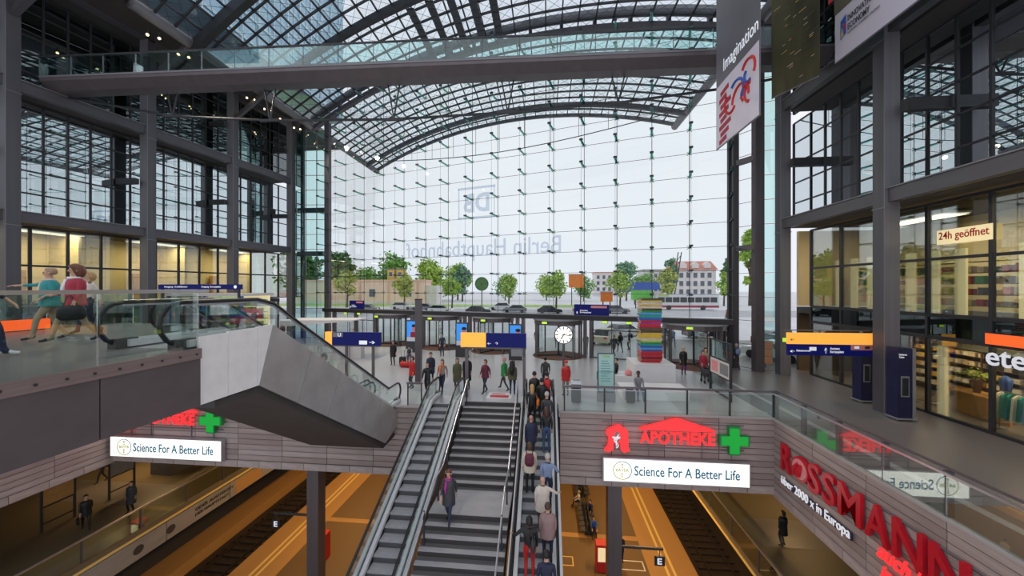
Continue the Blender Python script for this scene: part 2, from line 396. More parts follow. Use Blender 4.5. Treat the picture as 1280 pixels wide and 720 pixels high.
# galleries either side
def gallery(name, x0, x1, edge, sgn):
    g = thing(name, ((x0 + x1) / 2, 30, -7), kind='structure')
    sbox('gallery_slab', 'gallery_floor', x0, 0, -7.4, x1, 70, -7, g)
    for y in (18.5, 24.5, 30.5): sbox('dark_band', 'floor_dark', min(edge + sgn * 1.2, edge + sgn * 9), y, -7, max(edge + sgn * 1.2, edge + sgn * 9), y + 2.2, -6.994, g)
    sbox('dark_band', 'floor_dark', min(edge, edge + sgn * 1.0), 0, -7, max(edge, edge + sgn * 1.0), 70, -6.993, g)
    return g
gallery('floor_gallery_right', 9.3, 26, 9.3, 1); gallery('floor_gallery_left', -44, -21.0, -21.0, -1)
def gallery_rail(x, label):
    t = thing('gallery_balustrade', (x, 28, -7), label, 'railing', 'balustrades of the lower galleries')
    for i in range(14):
        y = 12 + i * 2.4
        sbox('glass_panel', 'rail_glass', x - .01, y + .03, -7.0, x + .01, y + 2.37, -5.98, t)
        sbox('post', 'steel', x - .03, y - .03, -7.0, x + .03, y + .03, -5.95, t)
    sbox('handrail', 'aluminium', x - .035, 12, -5.98, x + .035, 46, -5.9, t)
    sbox('edge_strip', 'platform_line', x - .05, 0, -7.42, x + .05, 70, -7.3, t)
gallery_rail(9.3, 'glass balustrade along the lower gallery below the red letter sign')
gallery_rail(-21.0, 'glass balustrade along the lower gallery above the grey advertising fascia')
# advertising fascia on the left gallery edge
fb = thing('advertising_fascia', (-20.95, 22, -8.4), 'long grey fascia board with printed notices hung on the lower gallery edge', 'banner')
for i in range(6): sbox('fascia_board', 'concrete', -20.95, 14 + i * 4.0, -8.45, -20.88, 17.95 + i * 4.0, -7.45, fb)
text('lettering', 'ODER AUSSTEIGEN', 'black', V(-20.87, 19.6, -7.85), (0, 1, 0), Z3, 2.6, 0.20, 0.01, 0.02, fb)
text('lettering', 'DER HAUPTSTADT', 'black', V(-20.87, 19.6, -8.15), (0, 1, 0), Z3, 2.3, 0.18, 0.01, 0.02, fb)
sbox('print_panel', 'platform_pale', -20.88, 22.4, -8.4, -20.868, 24.6, -7.5, fb)
for y in (16.6, 18.2): sball('printed_mark', 'dark_grey', (-20.87, y, -7.95), 0.02, 0.5, 0.45, fb)
# round columns that carry the ground floor
for x, y, lb in ((-11.6, 17.2, 'dark square column standing on the platform below the steel escalator'), (3.05, 16.75, 'dark square column standing on the platform under the pharmacy sign')):
    t = thing('platform_column', (x, y, -12), lb, 'column')
    sbox('shaft', 'brown_panel', x - .3, y - .3, -12, x + .3, y + .3, -3.2, t)
    sbox('base', 'steel_dark', x - .36, y - .36, -12, x + .36, y + .36, -11.85, t)
# luminaires of the platform hall (real lamps under the soffit)
for i, (x, y, e, zz) in enumerate([(-14, 24, 420, -3.42), (-3, 26, 300, -3.42), (5.5, 22, 420, -3.42), (5.5, 32, 420, -3.42), (-16, 33, 420, -3.42), (14.5, 22, 60, -3.42), (-27, 22, 110, -3.42), (-25, 31, 90, -3.42)]):
    t = thing('platform_luminaire', (x, y, zz - .1), 'long sodium luminaire under the platform hall soffit', 'lamp', 'luminaires under the soffit')
    sbox('housing', 'steel_dark', x - .25, y - 2.1, zz - .04, x + .25, y + 2.1, zz + .2, t)
    sbox('diffuser', 'warm_lamp', x - .2, y - 2, zz - .1, x + .2, y + 2, zz - .04, t)
    area('platform_light', (x, y, zz - .13), 0.4, 4.0, e, (1.0, 0.58, 0.22), (0, 0, 0), t)

# ---- the angled glass front
NB = 15; BW = FLEN / NB; RZ0, RH = 3.35, 1.686
x0v, RV, ZV = -5.85, 53.9, 27.25
def vz(x): return ZV - RV + math.sqrt(RV * RV - (x - x0v) ** 2)
wall_far = thing('wall_far', (*fp(FLEN / 2, 0).xy, 0), kind='structure')
for i in range(NB + 1):
    p = fp(i * BW, 0); ztop = vz(max(-25.8, min(14.1, p.x))) - .1
    srod('vertical_cable', 'cable', fp(i * BW, RZ0, .02), fp(i * BW, ztop, .02), 0.045 if i % 1 == 0 else .03, wall_far)
    srod('back_cable', 'cable', fp(i * BW, RZ0, 1.35), fp(i * BW, ztop - .3, 1.35), 0.018, wall_far)
nrow = 14
sm = MB(); sm.tube([(0, 0, 0), (0, 1.35, 0)], 0.032, 6); sm.box(-.13, 1.28, -.06, .13, 1.42, .06)
for a in (45, 135, 225, 315):
    c, s_ = math.cos(math.radians(a)) * .22, math.sin(math.radians(a)) * .16
    sm.tube([(0, 0.12, 0), (c, -.0, s_)], 0.022, 5)
sm.cur = 1; sm.box(-.09, .05, -.075, .09, 1.25, -.06); strut_mesh = sm.mesh('strut', ['cable', 'strut_glint'])  # added green plate imitates the teal glints on each strut
RF = Matrix(((FU.x, FN.x, 0, 0), (FU.y, FN.y, 0, 0), (0, 0, 1, 0), (0, 0, 0, 1)))
pane_m = unit('box', 'facade_glass')
for j in range(nrow + 1):
    z = RZ0 + j * RH
    ends = [i for i in range(NB + 1) if vz(max(-25.8, min(14.1, fp(i * BW, 0).x))) > z + .2]
    if not ends: continue
    if j > 0:
        srod('horizontal_cable', 'cable', fp(ends[0] * BW, z, .0), fp(ends[-1] * BW, z, .0), 0.034, wall_far)
        for i in ends: link('strut', strut_mesh, None, wall_far, Matrix.Translation(fp(i * BW, z, .0)) @ RF)
    for i in range(NB):
        xm = fp((i + .5) * BW, 0).x
        zt = min(z + RH, min(vz(max(-25.8, min(14.1, fp(k * BW, 0).x))) for k in (i, i + 1)) - .1)
        if zt - z < .3: continue
        c = fp((i + .5) * BW, (z + zt) / 2, -.12)
        link('pane', pane_m, None, wall_far, Matrix.Translation(c) @ RF @ Matrix.Diagonal((BW - .03, .02, zt - z - .03, 1)))
sbar('transom', 'steel_dark', fp(-.5, 3.13, .1), fp(FLEN + .2, 3.13, .1), 0.5, 0.36, wall_far)
sbar('transom_cap', 'steel_light', fp(-.5, 3.33, .1), fp(FLEN + .2, 3.33, .1), 0.56, 0.05, wall_far)
# upright letters and emblem on the outside of the glass (read from the square)
lt = thing('station_name_letters', fp(12, 7.5, -.35), 'pale mirrored name lettering fixed outside the glass front', 'lettering')
sB = fs_of(1.1)
text('lettering', 'Berlin Hauptbahnhof', 'mesh_letter', fp(sB, 7.95, -.3), -FU, Z3, 15.6, 1.95, 0.06, 0.0, lt)
em = thing('station_emblem', fp(13, 11, -.35), 'pale framed two letter emblem outside the glass front', 'emblem')
sD = fs_of(-4.7)
text('lettering', 'DB', 'mesh_letter', fp(sD - .5, 12.4, -.3), -FU, Z3, 2.6, 1.7, 0.06, 0.03, em)
for a, b in (((0, 11.9), (0, 14.6)), ((3.6, 11.9), (3.6, 14.6)), ((-.1, 11.9), (3.7, 11.9)), ((-.1, 14.6), (3.7, 14.6))):
    sbar('frame_bar', 'mesh_letter', fp(sD - a[0], a[1], -.32), fp(sD - b[0], b[1], -.32), 0.06, 0.2, em)

# ---- the glazed barrel vault
vault = thing('ceiling', (x0v, 26, ZV), kind='structure')
NX = 31; XS = [-25.8 + 39.9 * i / NX for i in range(NX + 1)]
CSTEP = 1.3; CS = [44.94 - CSTEP * k for k in range(26)]
def vp(x, c, dz=0): return V(x, c - slope * x, vz(x) + dz)
def arc_bar(name, c, w, h, dz, m, xs=XS):
    b = MB()
    for i in range(len(xs) - 1): b.bar(vp(xs[i], c, dz), vp(xs[i + 1], c, dz), w, h)
    return b.build(name, m, vault)
for k, c in enumerate(CS): arc_bar('transverse_bar', c, 0.11, 0.16, 0, 'steel_dark')
for i, x in enumerate(XS[1:-1]): sbar('purlin', 'steel_dark', vp(x, CS[0]), vp(x, CS[-1]), 0.10, 0.14, vault)
arc_bar('main_rib', CS[0], 0.3, 0.35, -.1, 'steel'); arc_bar('main_rib', CS[0] - 2.9, 0.34, 0.5, -.3, 'steel')
arc_bar('main_rib', 22.9, 0.35, 0.45, -.35, 'steel_dark'); arc_bar('main_rib', 16.5, 0.45, 0.7, -.5, 'steel_dark')
# double arch over the glass front
arc_bar('front_arch', 30.1, 0.45, 0.40, -.35, 'steel'); arc_bar('front_arch', 30.1, 0.55, 0.50, 0.75, 'steel')
for i in range(1, NX, 2): sbar('arch_post', 'steel_dark', vp(XS[i], 30.1, -.3), vp(XS[i], 30.1, .7), 0.28, 0.35, vault)
for x in (-10.2, -8.6, -7.0, -5.4, -3.9):
    b = MB(); n = 9
    for i in range(n):
        c0 = 23.2 + i * (6.6 / n); b.box(-.3, 0, -.12, .3, 6.6 / n - .12, .0, Matrix.Translation(vp(x, c0, -.55)))
        b.bar(vp(x - .2, c0 + .2, -.5), vp(x - .2, c0 + .2, 0), .08, .08, (0, 1, 0))
    b.build('solar_strip', 'pv', vault)
srod('edge_beam', 'steel_light', vp(XS[0], CS[0] + .5, -.1), vp(XS[0], CS[-1], -.1), 0.75, vault, 'cyl')
srod('edge_beam', 'steel_light', vp(XS[-1], CS[0] + .5, -.1), vp(XS[-1], CS[-1], -.1), 0.75, vault, 'cyl')
bc = MB()
for i in range(NX):
    for k in range(len(CS) - 1):
        bc.bar(vp(XS[i], CS[k], -.03), vp(XS[i + 1], CS[k + 1], -.03), .018, .018); bc.bar(vp(XS[i + 1], CS[k], -.03), vp(XS[i], CS[k + 1], -.03), .018, .018)
tag(bc.build('bracing_cables', 'cable', vault), kind='stuff')
cells = []
for i in range(NX):
    for k in range(len(CS) - 1):
        p = vp((XS[i] + XS[i + 1]) / 2, (CS[k] + CS[k + 1]) / 2)
        d = p - V(0, 0, CAM_H); inview = d.y > 8 and d.z / d.y < 0.86 and abs(d.x / d.y) < 1.3
        cells.append((0 if inview else 1, d.length, i, k))
cells.sort(); rest = MB()
for n, (_, _, i, k) in enumerate(cells):
    a, b2, c2, d2 = vp(XS[i] + .04, CS[k] - .04, .1), vp(XS[i + 1] - .04, CS[k] - .04, .1), vp(XS[i + 1] - .04, CS[k + 1] + .04, .1), vp(XS[i] + .04, CS[k + 1] + .04, .1)
    if n < 300:
        q = MB(); q.prism([a, b2, c2, d2], (0, 0, .02)); q.build('pane', 'roof_glass', vault)
    else: rest.quad(a, b2, c2, d2)
tag(rest.build('roof_panes', 'roof_glass', vault), kind='stuff')
# tie under the outer end of the vault with its hangers
tieb = MB(); tp = []
for i in range(13):
    x = -24.5 + 37.5 * i / 12; z = 23.6 - 1.4 * math.sin(math.pi * i / 12); tp.append(V(x, 42.2 - slope * x, z))
tieb.tube(tp, 0.05, 6); tieb.build('tie_cable', 'cable', vault)
for i in range(1, 12): srod('hanger', 'cable', tp[i], V(tp[i].x, tp[i].y, vz(tp[i].x) - .2), 0.05, vault)

# ---- side buildings
LC = [(-30.6, 11.1), (-29.8, 17.3), (-29.0, 23.7), (-28.2, 30.0), (-27.4, 36.4)]
RC = [(15.0, 3.6), (15.0, 10.6), (15.0, 17.5), (15.0, 24.5)]
ZB1, ZB2, ZTOP = 9.55, 16.95, 23.5
def curtain(par, P0, P1, z0, z1, nc, nr, gm, mm='steel_dark', mw=0.09, md=0.14, pname='pane'):
    P0 = V(*P0, 0); P1 = V(*P1, 0)
    for i in range(nc + 1):
        p = P0.lerp(P1, i / nc); sbar('mullion', mm, V(p.x, p.y, z0), V(p.x, p.y, z1), mw, md, par, (P1 - P0).cross(V(0, 0, 1)))
    for j in range(nr + 1):
        z = z0 + (z1 - z0) * j / nr; sbar('crossbar', mm, V(P0.x, P0.y, z), V(P1.x, P1.y, z), mw, mw, par)
    for i in range(nc):
        for j in range(nr):
            a = P0.lerp(P1, i / nc); b = P0.lerp(P1, (i + 1) / nc); za = z0 + (z1 - z0) * j / nr; zb = z0 + (z1 - z0) * (j + 1) / nr
            e = (b - a).normalized() * .04
            sbar(pname, gm, V(*(a + e).xy, (za + zb) / 2), V(*(b - e).xy, (za + zb) / 2), 0.02, zb - za - .08, par)
def side(name, CC, out, gsets):
    w = thing(name, (CC[1][0], CC[1][1], 0), kind='structure')
    for x, y in CC:
        sbox('column', 'steel', x - .28, y - .3, 0, x + .28, y + .3, ZTOP, w)
        sbox('column_flange', 'steel_light', x - .28 - (.05 if out > 0 else 0), y - .34, 0, x + .28 + (.05 if out < 0 else 0), y - .3, ZTOP, w)
        for z in (ZB1, ZB2): sbox('joint_plate', 'steel_light', x - .31, y - .36, z - .55, x + .31, y + .33, z - .51, w)
    for i in range(len(CC) - 1):
        (xa, ya), (xb, yb) = CC[i], CC[i + 1]
        for z, h in ((ZB1, .6), (ZB2, .62), (ZTOP + .2, .5)):
            sbar('beam', 'steel', V(xa, ya + .3, z), V(xb, yb - .3, z), 0.4, h, w)
            sbar('beam_flange', 'steel_light', V(xa, ya + .3, z + h / 2), V(xb, yb - .3, z + h / 2), 0.55, .05, w)
        ga, gb = (xa + out * gsets, ya), (xb + out * gsets, yb)
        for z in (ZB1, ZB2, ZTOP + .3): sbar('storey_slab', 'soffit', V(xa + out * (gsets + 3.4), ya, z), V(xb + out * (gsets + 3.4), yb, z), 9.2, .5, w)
    return w
wall_left = side('wall_left', LC, -1, 1.5)
wall_right = side('wall_right', RC, 1, 1.7)
for i in range(len(LC) - 1):
    (xa, ya), (xb, yb) = LC[i], LC[i + 1]
    nc = 6
    curtain(wall_left, (xa - 1.5, ya), (xb - 1.5, yb), ZB1 + .3, ZB2 - .35, nc, 5, 'window_glass')
    curtain(wall_left, (xa - 1.5, ya), (xb - 1.5, yb), ZB2 + .3, ZTOP - .1, nc, 5, 'window_glass_low')
    curtain(wall_left, (xa - 1.5, ya), (xb - 1.5, yb), 4.5, ZB1 - .35, 4, 2, 'shop_glass', mw=.12)
    curtain(wall_left, (xa - 1.5, ya), (xb - 1.5, yb), 0.05, 4.1, 4, 1, 'shop_glass', mw=.12)
    if i == len(LC) - 2:
        for za, zb, gm in ((ZB1 + .3, ZB2 - .35, 'window_glass'), (ZB2 + .3, ZTOP - .1, 'window_glass_low'), (4.5, ZB1 - .35, 'shop_glass')): curtain(wall_left, (xb - 1.5, yb), (xb - 1.1, yb + 3.6), za, zb, 3, 5 if za > 5 else 2, gm)
    for z in (13.2, 20.1): # bracket and duct behind the frame
        sbox('bracket', 'steel_dark', xb - 1.5, yb - .9, z - .3, xb, yb - .6, z + .1, wall_left)
for i in range(len(RC) - 1):
    (xa, ya), (xb, yb) = RC[i], RC[i + 1]
    if i == len(RC) - 2:
        for za, zb, gm in ((ZB1 + .3, ZB2 - .35, 'window_glass'), (ZB2 + .3, ZTOP - .1, 'window_glass_low')): curtain(wall_right, (xb + 1.7, yb), (xb + 1.7, yb + 1.6), za, zb, 1, 5, gm)
    curtain(wall_right, (xa + 1.7, ya), (xb + 1.7, yb), ZB1 + .3, ZB2 - .35, 6, 5, 'window_glass')
    curtain(wall_right, (xa + 1.7, ya), (xb + 1.7, yb), ZB2 + .3, ZTOP - .1, 6, 5, 'window_glass_low')
    curtain(wall_right, (xa + 1.7, ya), (xb + 1.7, yb), 4.35, ZB1 - .4, 3, 2, 'shop_glass', mw=.12)
    curtain(wall_right, (xa + 1.7, ya), (xb + 1.7, yb), 3.4, 4.3, 3, 1, 'window_glass_low', mw=.1)
    curtain(wall_right, (xa + 1.7, ya), (xb + 1.7, yb), 0.05, 3.35, 3, 1, 'shop_glass', mw=.12)
    for z in (13.2, 20.1): sbox('bracket', 'steel_dark', xb, yb - 1.0, z - .25, xb + 1.7, yb - .7, z + .25, wall_right)
# rooms behind the glass
lr = thing('wall_left_rooms', (-38, 24, 0), kind='structure')
sbar('back_wall', 'room_dark', V(-38.6, 10, 16.5), V(-35.2, 37, 16.5), .3, 14, lr)
sbar('back_wall', 'shop_wall', V(-36.6, 10, 4.75), V(-33.4, 37, 4.75), .3, 9.3, lr)
sbar('mezzanine', 'soffit', V(-34.3, 10, 4.2), V(-31.6, 37, 4.2), 5.2, .4, lr)
for y, x in ((14, -35.8), (20.6, -35.0), (27.2, -34.1), (33.4, -33.4)):
    sbox('door_leaf', 'wood_warm', x - .1, y - .5, 4.4, x, y + .5, 6.7, lr)
    sbox('partition', 'shop_wall', x, y + 1.6, 4.4, x + 2.4, y + 1.75, 9.2, lr)
rr_ = thing('wall_right_rooms', (24, 14, 0), kind='structure')
sbox('back_wall', 'room_dark', 24.0, 3, 9.8, 24.3, 26, 23.4, rr_)
sbox('back_wall', 'shop_wall', 22.3, 3, 4.3, 22.6, 26, 9.3, rr_)
sbox('back_wall', 'shop_dark', 21.0, 3, 0, 21.3, 26, 3.9, rr_)
sbox('mezzanine', 'soffit', 16.8, 3, 3.85, 24, 26, 4.25, rr_)
sbox('end_wall', 'shop_wall', 16.8, 25.8, 4.3, 22.3, 26.0, 9.3, rr_)
sbox('end_wall', 'shop_dark', 16.8, 25.8, 0, 22.3, 26.0, 3.85, rr_)
for i in range(16):
    y = 8.4 + i * 1.08
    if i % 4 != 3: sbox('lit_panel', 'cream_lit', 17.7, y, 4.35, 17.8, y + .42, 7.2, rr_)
def room_lamp(x, y, z, sx, sy, e, col, lb):
    t = thing('ceiling_lamp', (x, y, z), lb, 'lamp', 'ceiling lamps behind the shop glass')
    sbox('housing', 'white', x - sx / 2 - .05, y - sy / 2 - .05, z + .03, x + sx / 2 + .05, y + sy / 2 + .05, z + .12, t)
    sbox('diffuser', 'white_lit', x - sx / 2, y - sy / 2, z, x + sx / 2, y + sy / 2, z + .03, t)
    area('shop_light', (x, y, z - .03), sx, sy, e, col, (0, 0, 0), t)
for y, x in ((14.3, -33.6), (20.5, -32.8), (26.8, -32.0), (33, -31.2)):
    room_lamp(x, y, 9.1, 1.2, 3.5, 150, (1, .78, .42), 'flat ceiling lamp in the rooms behind the left glass wall')
for y in (9.0, 14.2, 21.0): room_lamp(19.6, y, 9.1, 1.2, 3.5, 150, (1, .80, .50), 'flat ceiling lamp in the upper shop behind the right glass wall')
for y in (9.5, 14.6, 21.0): room_lamp(18.8, y, 3.75, 0.8, 3.0, 210, (1, .66, .32), 'flat ceiling lamp in the clothes shop')
# soffits between the side buildings and the vault
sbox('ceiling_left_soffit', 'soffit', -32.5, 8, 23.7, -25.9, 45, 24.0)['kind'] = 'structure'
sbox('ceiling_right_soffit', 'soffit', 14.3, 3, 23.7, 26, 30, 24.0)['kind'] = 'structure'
for i, (x, y) in enumerate(LC[:-1]): sbar('raking_strut', 'steel', V(x, y, 20.6), V(x + 3.2, y + .1, 23.2), .3, .3, wall_left)
# glazed returns between the side buildings and the glass front
rl = thing('wall_far_left_return', (-25.4, 36.7, 0), kind='structure')
curtain(rl, (-27.1, 36.6), (-23.6, 36.9), 0.1, 22.5, 3, 14, 'green_glass', 'steel', .05, .08)
sbox('column', 'steel', -23.9, 36.8, 0, -23.4, 37.3, 23.4, rl)
sbox('column', 'steel_dark', -26.7, 36.9, 0, -26.4, 37.2, 23.4, rl)
for z in (ZB1 - .3, 14.0): sbar('beam', 'steel', V(-27.2, 37.2, z), V(-23.5, 37.2, z), .35, .5, rl)
rt = thing('wall_far_right_return', (14, 25.4, 0), kind='structure')
sbox('column', 'steel_dark', 12.55, 26.2, 0, 12.75, 26.45, 23.2, rt); sbox('column', 'steel', 12.85, 26.15, 0, 13.2, 26.6, 23.2, rt)
sbox('column', 'brown_panel', 13.65, 25.0, 0, 14.2, 25.5, 23.2, rt)
for z in (8.2, 14.1): sbar('beam', 'steel', V(13.0, 26.4, z), V(13.9, 25.2, z + .05), .3, .35, rt)
curtain(rt, (14.2, 25.1), (15.2, 24.8), 0.1, 22.5, 1, 14, 'green_glass', 'steel_dark', .03, .05)
curtain(rt, (13.2, 26.3), (13.9, 25.3), 0.1, 22.5, 1, 14, 'facade_glass', 'steel_dark', .03, .05)

# ---- upper footbridge
BA, BB = V(-29.6, 19.5, 17.5), V(14.6, 20.93, 17.5)
br = thing('footbridge', (*BA.lerp(BB, .5).xy, 16.9), 'long dark footbridge with green glass balustrades under the vault', 'bridge')
bd = (BB - BA).normalized(); bn = V(-bd.y, bd.x, 0)
b = MB()
for a0, a1 in ((0, 1),):
    A, B = BA, BB
    for sec in (((-1.15, 17.85), (.55, 17.85), (.55, 17.6), (.1, 17.3), (-.6, 17.3), (-1.15, 17.62)),):
        b.prism([V(*(A + bn * o).xy, z) for o, z in sec], B - A)
b.build('deck', 'brown_panel', br)
for s_ in (-1.15, .55):
    sbar('edge_trim', 'steel_light', V(*(BA + bn * s_).xy, 17.86), V(*(BB + bn * s_).xy, 17.86), .06, .1, br)
    sbar('handrail', 'steel_dark', V(*(BA + bn * s_).xy, 19.02), V(*(BB + bn * s_).xy, 19.02), .08, .08, br)
    n = 22
    for i in range(n):
        p = BA.lerp(BB, i / n) + bn * s_; q = BA.lerp(BB, (i + 1) / n) + bn * s_
        sbar('glass_panel', 'green_glass', V(*(p + bd * .02).xy, 18.43), V(*(q - bd * .02).xy, 18.43), .02, 1.1, br)
        srod('post', 'steel', V(*p.xy, 17.85), V(*p.xy, 19.0), .04, br)
cp = [(0.0, 17.3), (.16, 15.9), (.30, 15.45), (.47, 15.3), (.62, 15.5), (.76, 15.85), (.9, 16.5), (1.0, 17.3)]
cb = MB(); cb.tube([V(*BA.lerp(BB, t).xy, z) for t, z in cp], .07, 6); cb.build('underslung_cable', 'cable', br)
for t, z in cp[1:-1]:
    p = BA.lerp(BB, t)
    for e in (-.35, .35): srod('strut', 'steel_dark', V(*p.xy, z), V(*(p + bd * e).xy, 17.35), .09, br)
    sbar('cable_shoe', 'steel_dark', V(*(p - bd * .6).xy, z), V(*(p + bd * .6).xy, z), .14, .14, br)

# ---- ground outside
gb = MB(); ys = [30, 44, 72, 400]; zs = [-.02, -.02, 1.2, 1.4]
for i in range(3): gb.quad((-220, ys[i], zs[i]), (260, ys[i], zs[i]), (260, ys[i + 1], zs[i + 1]), (-220, ys[i + 1], zs[i + 1]))
tag(gb.build('ground', 'paving'), kind='structure')
def gz(y): return -.02 if y < 44 else (-.02 + 1.22 * (y - 44) / 28 if y < 72 else 1.2 + .2 * (y - 72) / 328)
rb = MB(); rb.quad((-200, 62, gz(62) + .02), (200, 62, gz(62) + .02), (200, 72, gz(72) + .02), (-200, 72, gz(72) + .02)); tag(rb.build('road', 'asphalt'), kind='structure')
rb = MB(); rb.quad((-150, 80, gz(80) + .03), (8, 80, gz(80) + .03), (8, 92, gz(92) + .03), (-150, 92, gz(92) + .03)); tag(rb.build('lawn_strip', 'lawn'), kind='structure')
# ================================================================== THINGS
# ---- stairs between the two escalators
SX0, SX1, SY0 = -3.95, -1.25, 17.2
st = thing('staircase', (-2.6, 12, -6), 'dark stone staircase with pale treads and a landing between the two escalators', 'stairs')
y, z = SY0, 0.0
def flight(y, z, n):
    for i in range(n):
        sbox('riser', 'step_riser', SX0, y - .02, z - .171, SX1, y + .02, z - .03, st)
        z -= .171
        tr_ = sbox('tread', 'step_back', SX0, y - .36, z - .035, SX1, y - .02, z, st); sbox('nosing', 'step_tread', SX0, y - .365, z - .03, SX1, y - .2, z + .002, tr_)
        y -= .342
    return y, z
y1, z1 = flight(y, z, 12)
sbox('landing', 'step_tread', SX0, y1 - 1.3, z1 - .12, SX1, y1 + .02, z1 - .002, st)
LANDY, LANDZ = y1 - .6, z1
y2, z2 = flight(y1 - 1.3, z1, 22)
sb = MB(); sb.prism([(SX0, SY0 - .03, -.3), (SX0, y1 - .03, z1 - .3), (SX0, y1 - 1.33, z1 - .3), (SX0, y2, z2 - .35), (SX0, y2, z2 - .8), (SX0, y1 - 1.3, z1 - .8), (SX0, y1, z1 - .8), (SX0, SY0 - .03, -.8)], (SX1 - SX0, 0, 0))
sb.build('stair_body', 'concrete_dark', st)
for x in (SX0 + .12, SX1 - .12):
    pts = [(x, SY0 + .25, 1.0), (x, SY0, 1.0), (x, y1 - .05, z1 + .95), (x, y1 - 1.25, z1 + .95), (x, y2, z2 + .95)]
    hb = MB(); hb.tube(pts, .028, 8); hb.build('handrail', 'aluminium', st)
    for yy in (SY0 - .1, y1 + 2.4, y1 + .6, y1 - .6, y1 - 2.1, y1 - 4.2):
        zz = -.5 * (SY0 - yy) if yy > y1 else (z1 if yy > y1 - 1.3 else z1 - .5 * (y1 - 1.3 - yy))
        sbox('post', 'steel_dark', x - .025, yy - .025, zz - .12, x + .025, yy + .025, zz + .96, st)

# ---- escalators
def escalator(name, xl, xr, ytop, ztop, run, tan, sgn, label, flat_top=1.0, flat_bot=1.0, sides=True, newel_top=True, cladding='white_panel'):
    """sgn -1: descends towards the camera, +1: descends away from it"""
    t = thing(name, ((xl + xr) / 2, ytop, ztop), label, 'escalator')
    P = [(-flat_top, 0.0), (0.0, 0.0), (run, -run * tan), (run + flat_bot, -run * tan)]
    def at(x, s, dz): # along the nosing line
        if s <= 0: zz = 0
        elif s < run: zz = -s * tan
        else: zz = -run * tan
        return V(x, ytop + sgn * s, ztop + zz + dz)
    n = int(run / .4)
    for i in range(n):
        s0 = i * .4; zz = ztop - (i + 1) * .4 * tan
        ya, yb = sorted((ytop + sgn * s0, ytop + sgn * (s0 + .39)))
        sbox('step', 'esc_step', xl + .3, ya, zz - .05, xr - .3, yb, zz, t)
        yr = ytop + sgn * s0; sbox('step_riser', 'esc_riser', xl + .3, yr - .015, zz, xr - .3, yr + .015, zz + .4 * tan - .05, t)
    for s0, s1, dz in ((-flat_top, 0, 0), (run, run + flat_bot, -run * tan)):
        ya, yb = sorted((ytop + sgn * s0, ytop + sgn * s1))
        sbox('comb_plate', 'stainless', xl + .3, ya, ztop + dz - .04, xr - .3, yb, ztop + dz + .004, t)
    samples = [-flat_top, -.35, 0.0, .3] + [run * k / 8 for k in range(1, 8)] + [run - .3, run, run + flat_bot]
    for x, side_ in ((xl, 1), (xr, -1)):
        xa, xb = (x, x + .30) if side_ > 0 else (x - .30, x)
        xm = (xa + xb) / 2
        # deck boards either side of the glass
        for (u0, u1, mname, nm) in ((xa, xm - .03, 'deck_metal', 'outer_deck'), (xm + .03, xb, 'deck_metal', 'inner_deck')):
            bb = MB()
            for k in range(3):
                s0, s1 = (P[k][0], P[k + 1][0])
                a, c = at((u0 + u1) / 2, s0, .1), at((u0 + u1) / 2, s1, .1); bb.bar(a, c, u1 - u0, .14)
            bb.build(nm, mname, t)
        for k in range(len(samples) - 1):
            s0, s1 = samples[k], samples[k + 1]
            g = MB(); g.prism([at(xm - .008, s0, .15), at(xm - .008, s1 - .02, .15), at(xm - .008, s1 - .02, .88), at(xm - .008, s0, .88)], (.016, 0, 0)); g.build('glass_panel', 'clear_rail', t)
        # handrail with rounded newel ends
        path = []
        def arc(s_c, zb, dirn, first):
            out = []
            for k in range(9):
                a = math.pi / 2 - math.pi * k / 8
                q = at(xm, 0, 0); out.append(V(xm, ytop + sgn * (s_c + dirn * .42 * math.cos(a)), ztop + zb + .5 + .42 * math.sin(a)))
            return out
        path += list(reversed(arc(-flat_top, 0, -1, True)))
        path += [at(xm, -.3, .92), at(xm, .25, .94)] + [at(xm, run * k / 6, .92) for k in range(1, 6)] + [at(xm, run, .92)]
        path += arc(run + flat_bot, -run * tan, 1, False)
        hb = MB(); hb.tube(path, .045, 8); hb.build('handrail', 'rubber', t)
        tb = MB(); tb.tube([p - V(0, 0, .06) for p in path[8:-8]], .025, 6); tb.build('handrail_track', 'aluminium', t)
        for s_c, zb in ((-flat_top, 0), (run + flat_bot, -run * tan)):
            yy = ytop + sgn * s_c; sbox('newel_base', 'rubber_grey', xm - .09, yy - .2, ztop + zb, xm + .09, yy + .2, ztop + zb + .2, t)
        if sides:
            xs = xa if side_ > 0 else xb
            sd = MB(); sd.prism([at(xs, -flat_top, .03), at(xs, 0, .03), at(xs, run, .03), at(xs, run, -1.0), at(xs, .3, -1.0), at(xs, -flat_top, -1.0)], (.03 * side_, 0, 0)); sd.build('side_panel', cladding, t)
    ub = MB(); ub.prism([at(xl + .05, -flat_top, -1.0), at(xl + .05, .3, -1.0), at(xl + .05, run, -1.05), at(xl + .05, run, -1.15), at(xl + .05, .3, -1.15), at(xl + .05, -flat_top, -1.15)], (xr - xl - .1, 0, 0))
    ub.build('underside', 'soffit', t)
    return t
TE, YE = .48, 16.8
escalator('escalator', -5.7, -4.1, YE, 0, 12.4, TE, -1, 'empty silver escalator with nobody riding it left of the stairs', 1.2, 1.0, cladding='aluminium')
escalator('escalator', -1.15, .48, YE, 0, 12.4, TE, -1, 'crowded silver escalator full of standing passengers', 1.2, 1.0, cladding='aluminium')

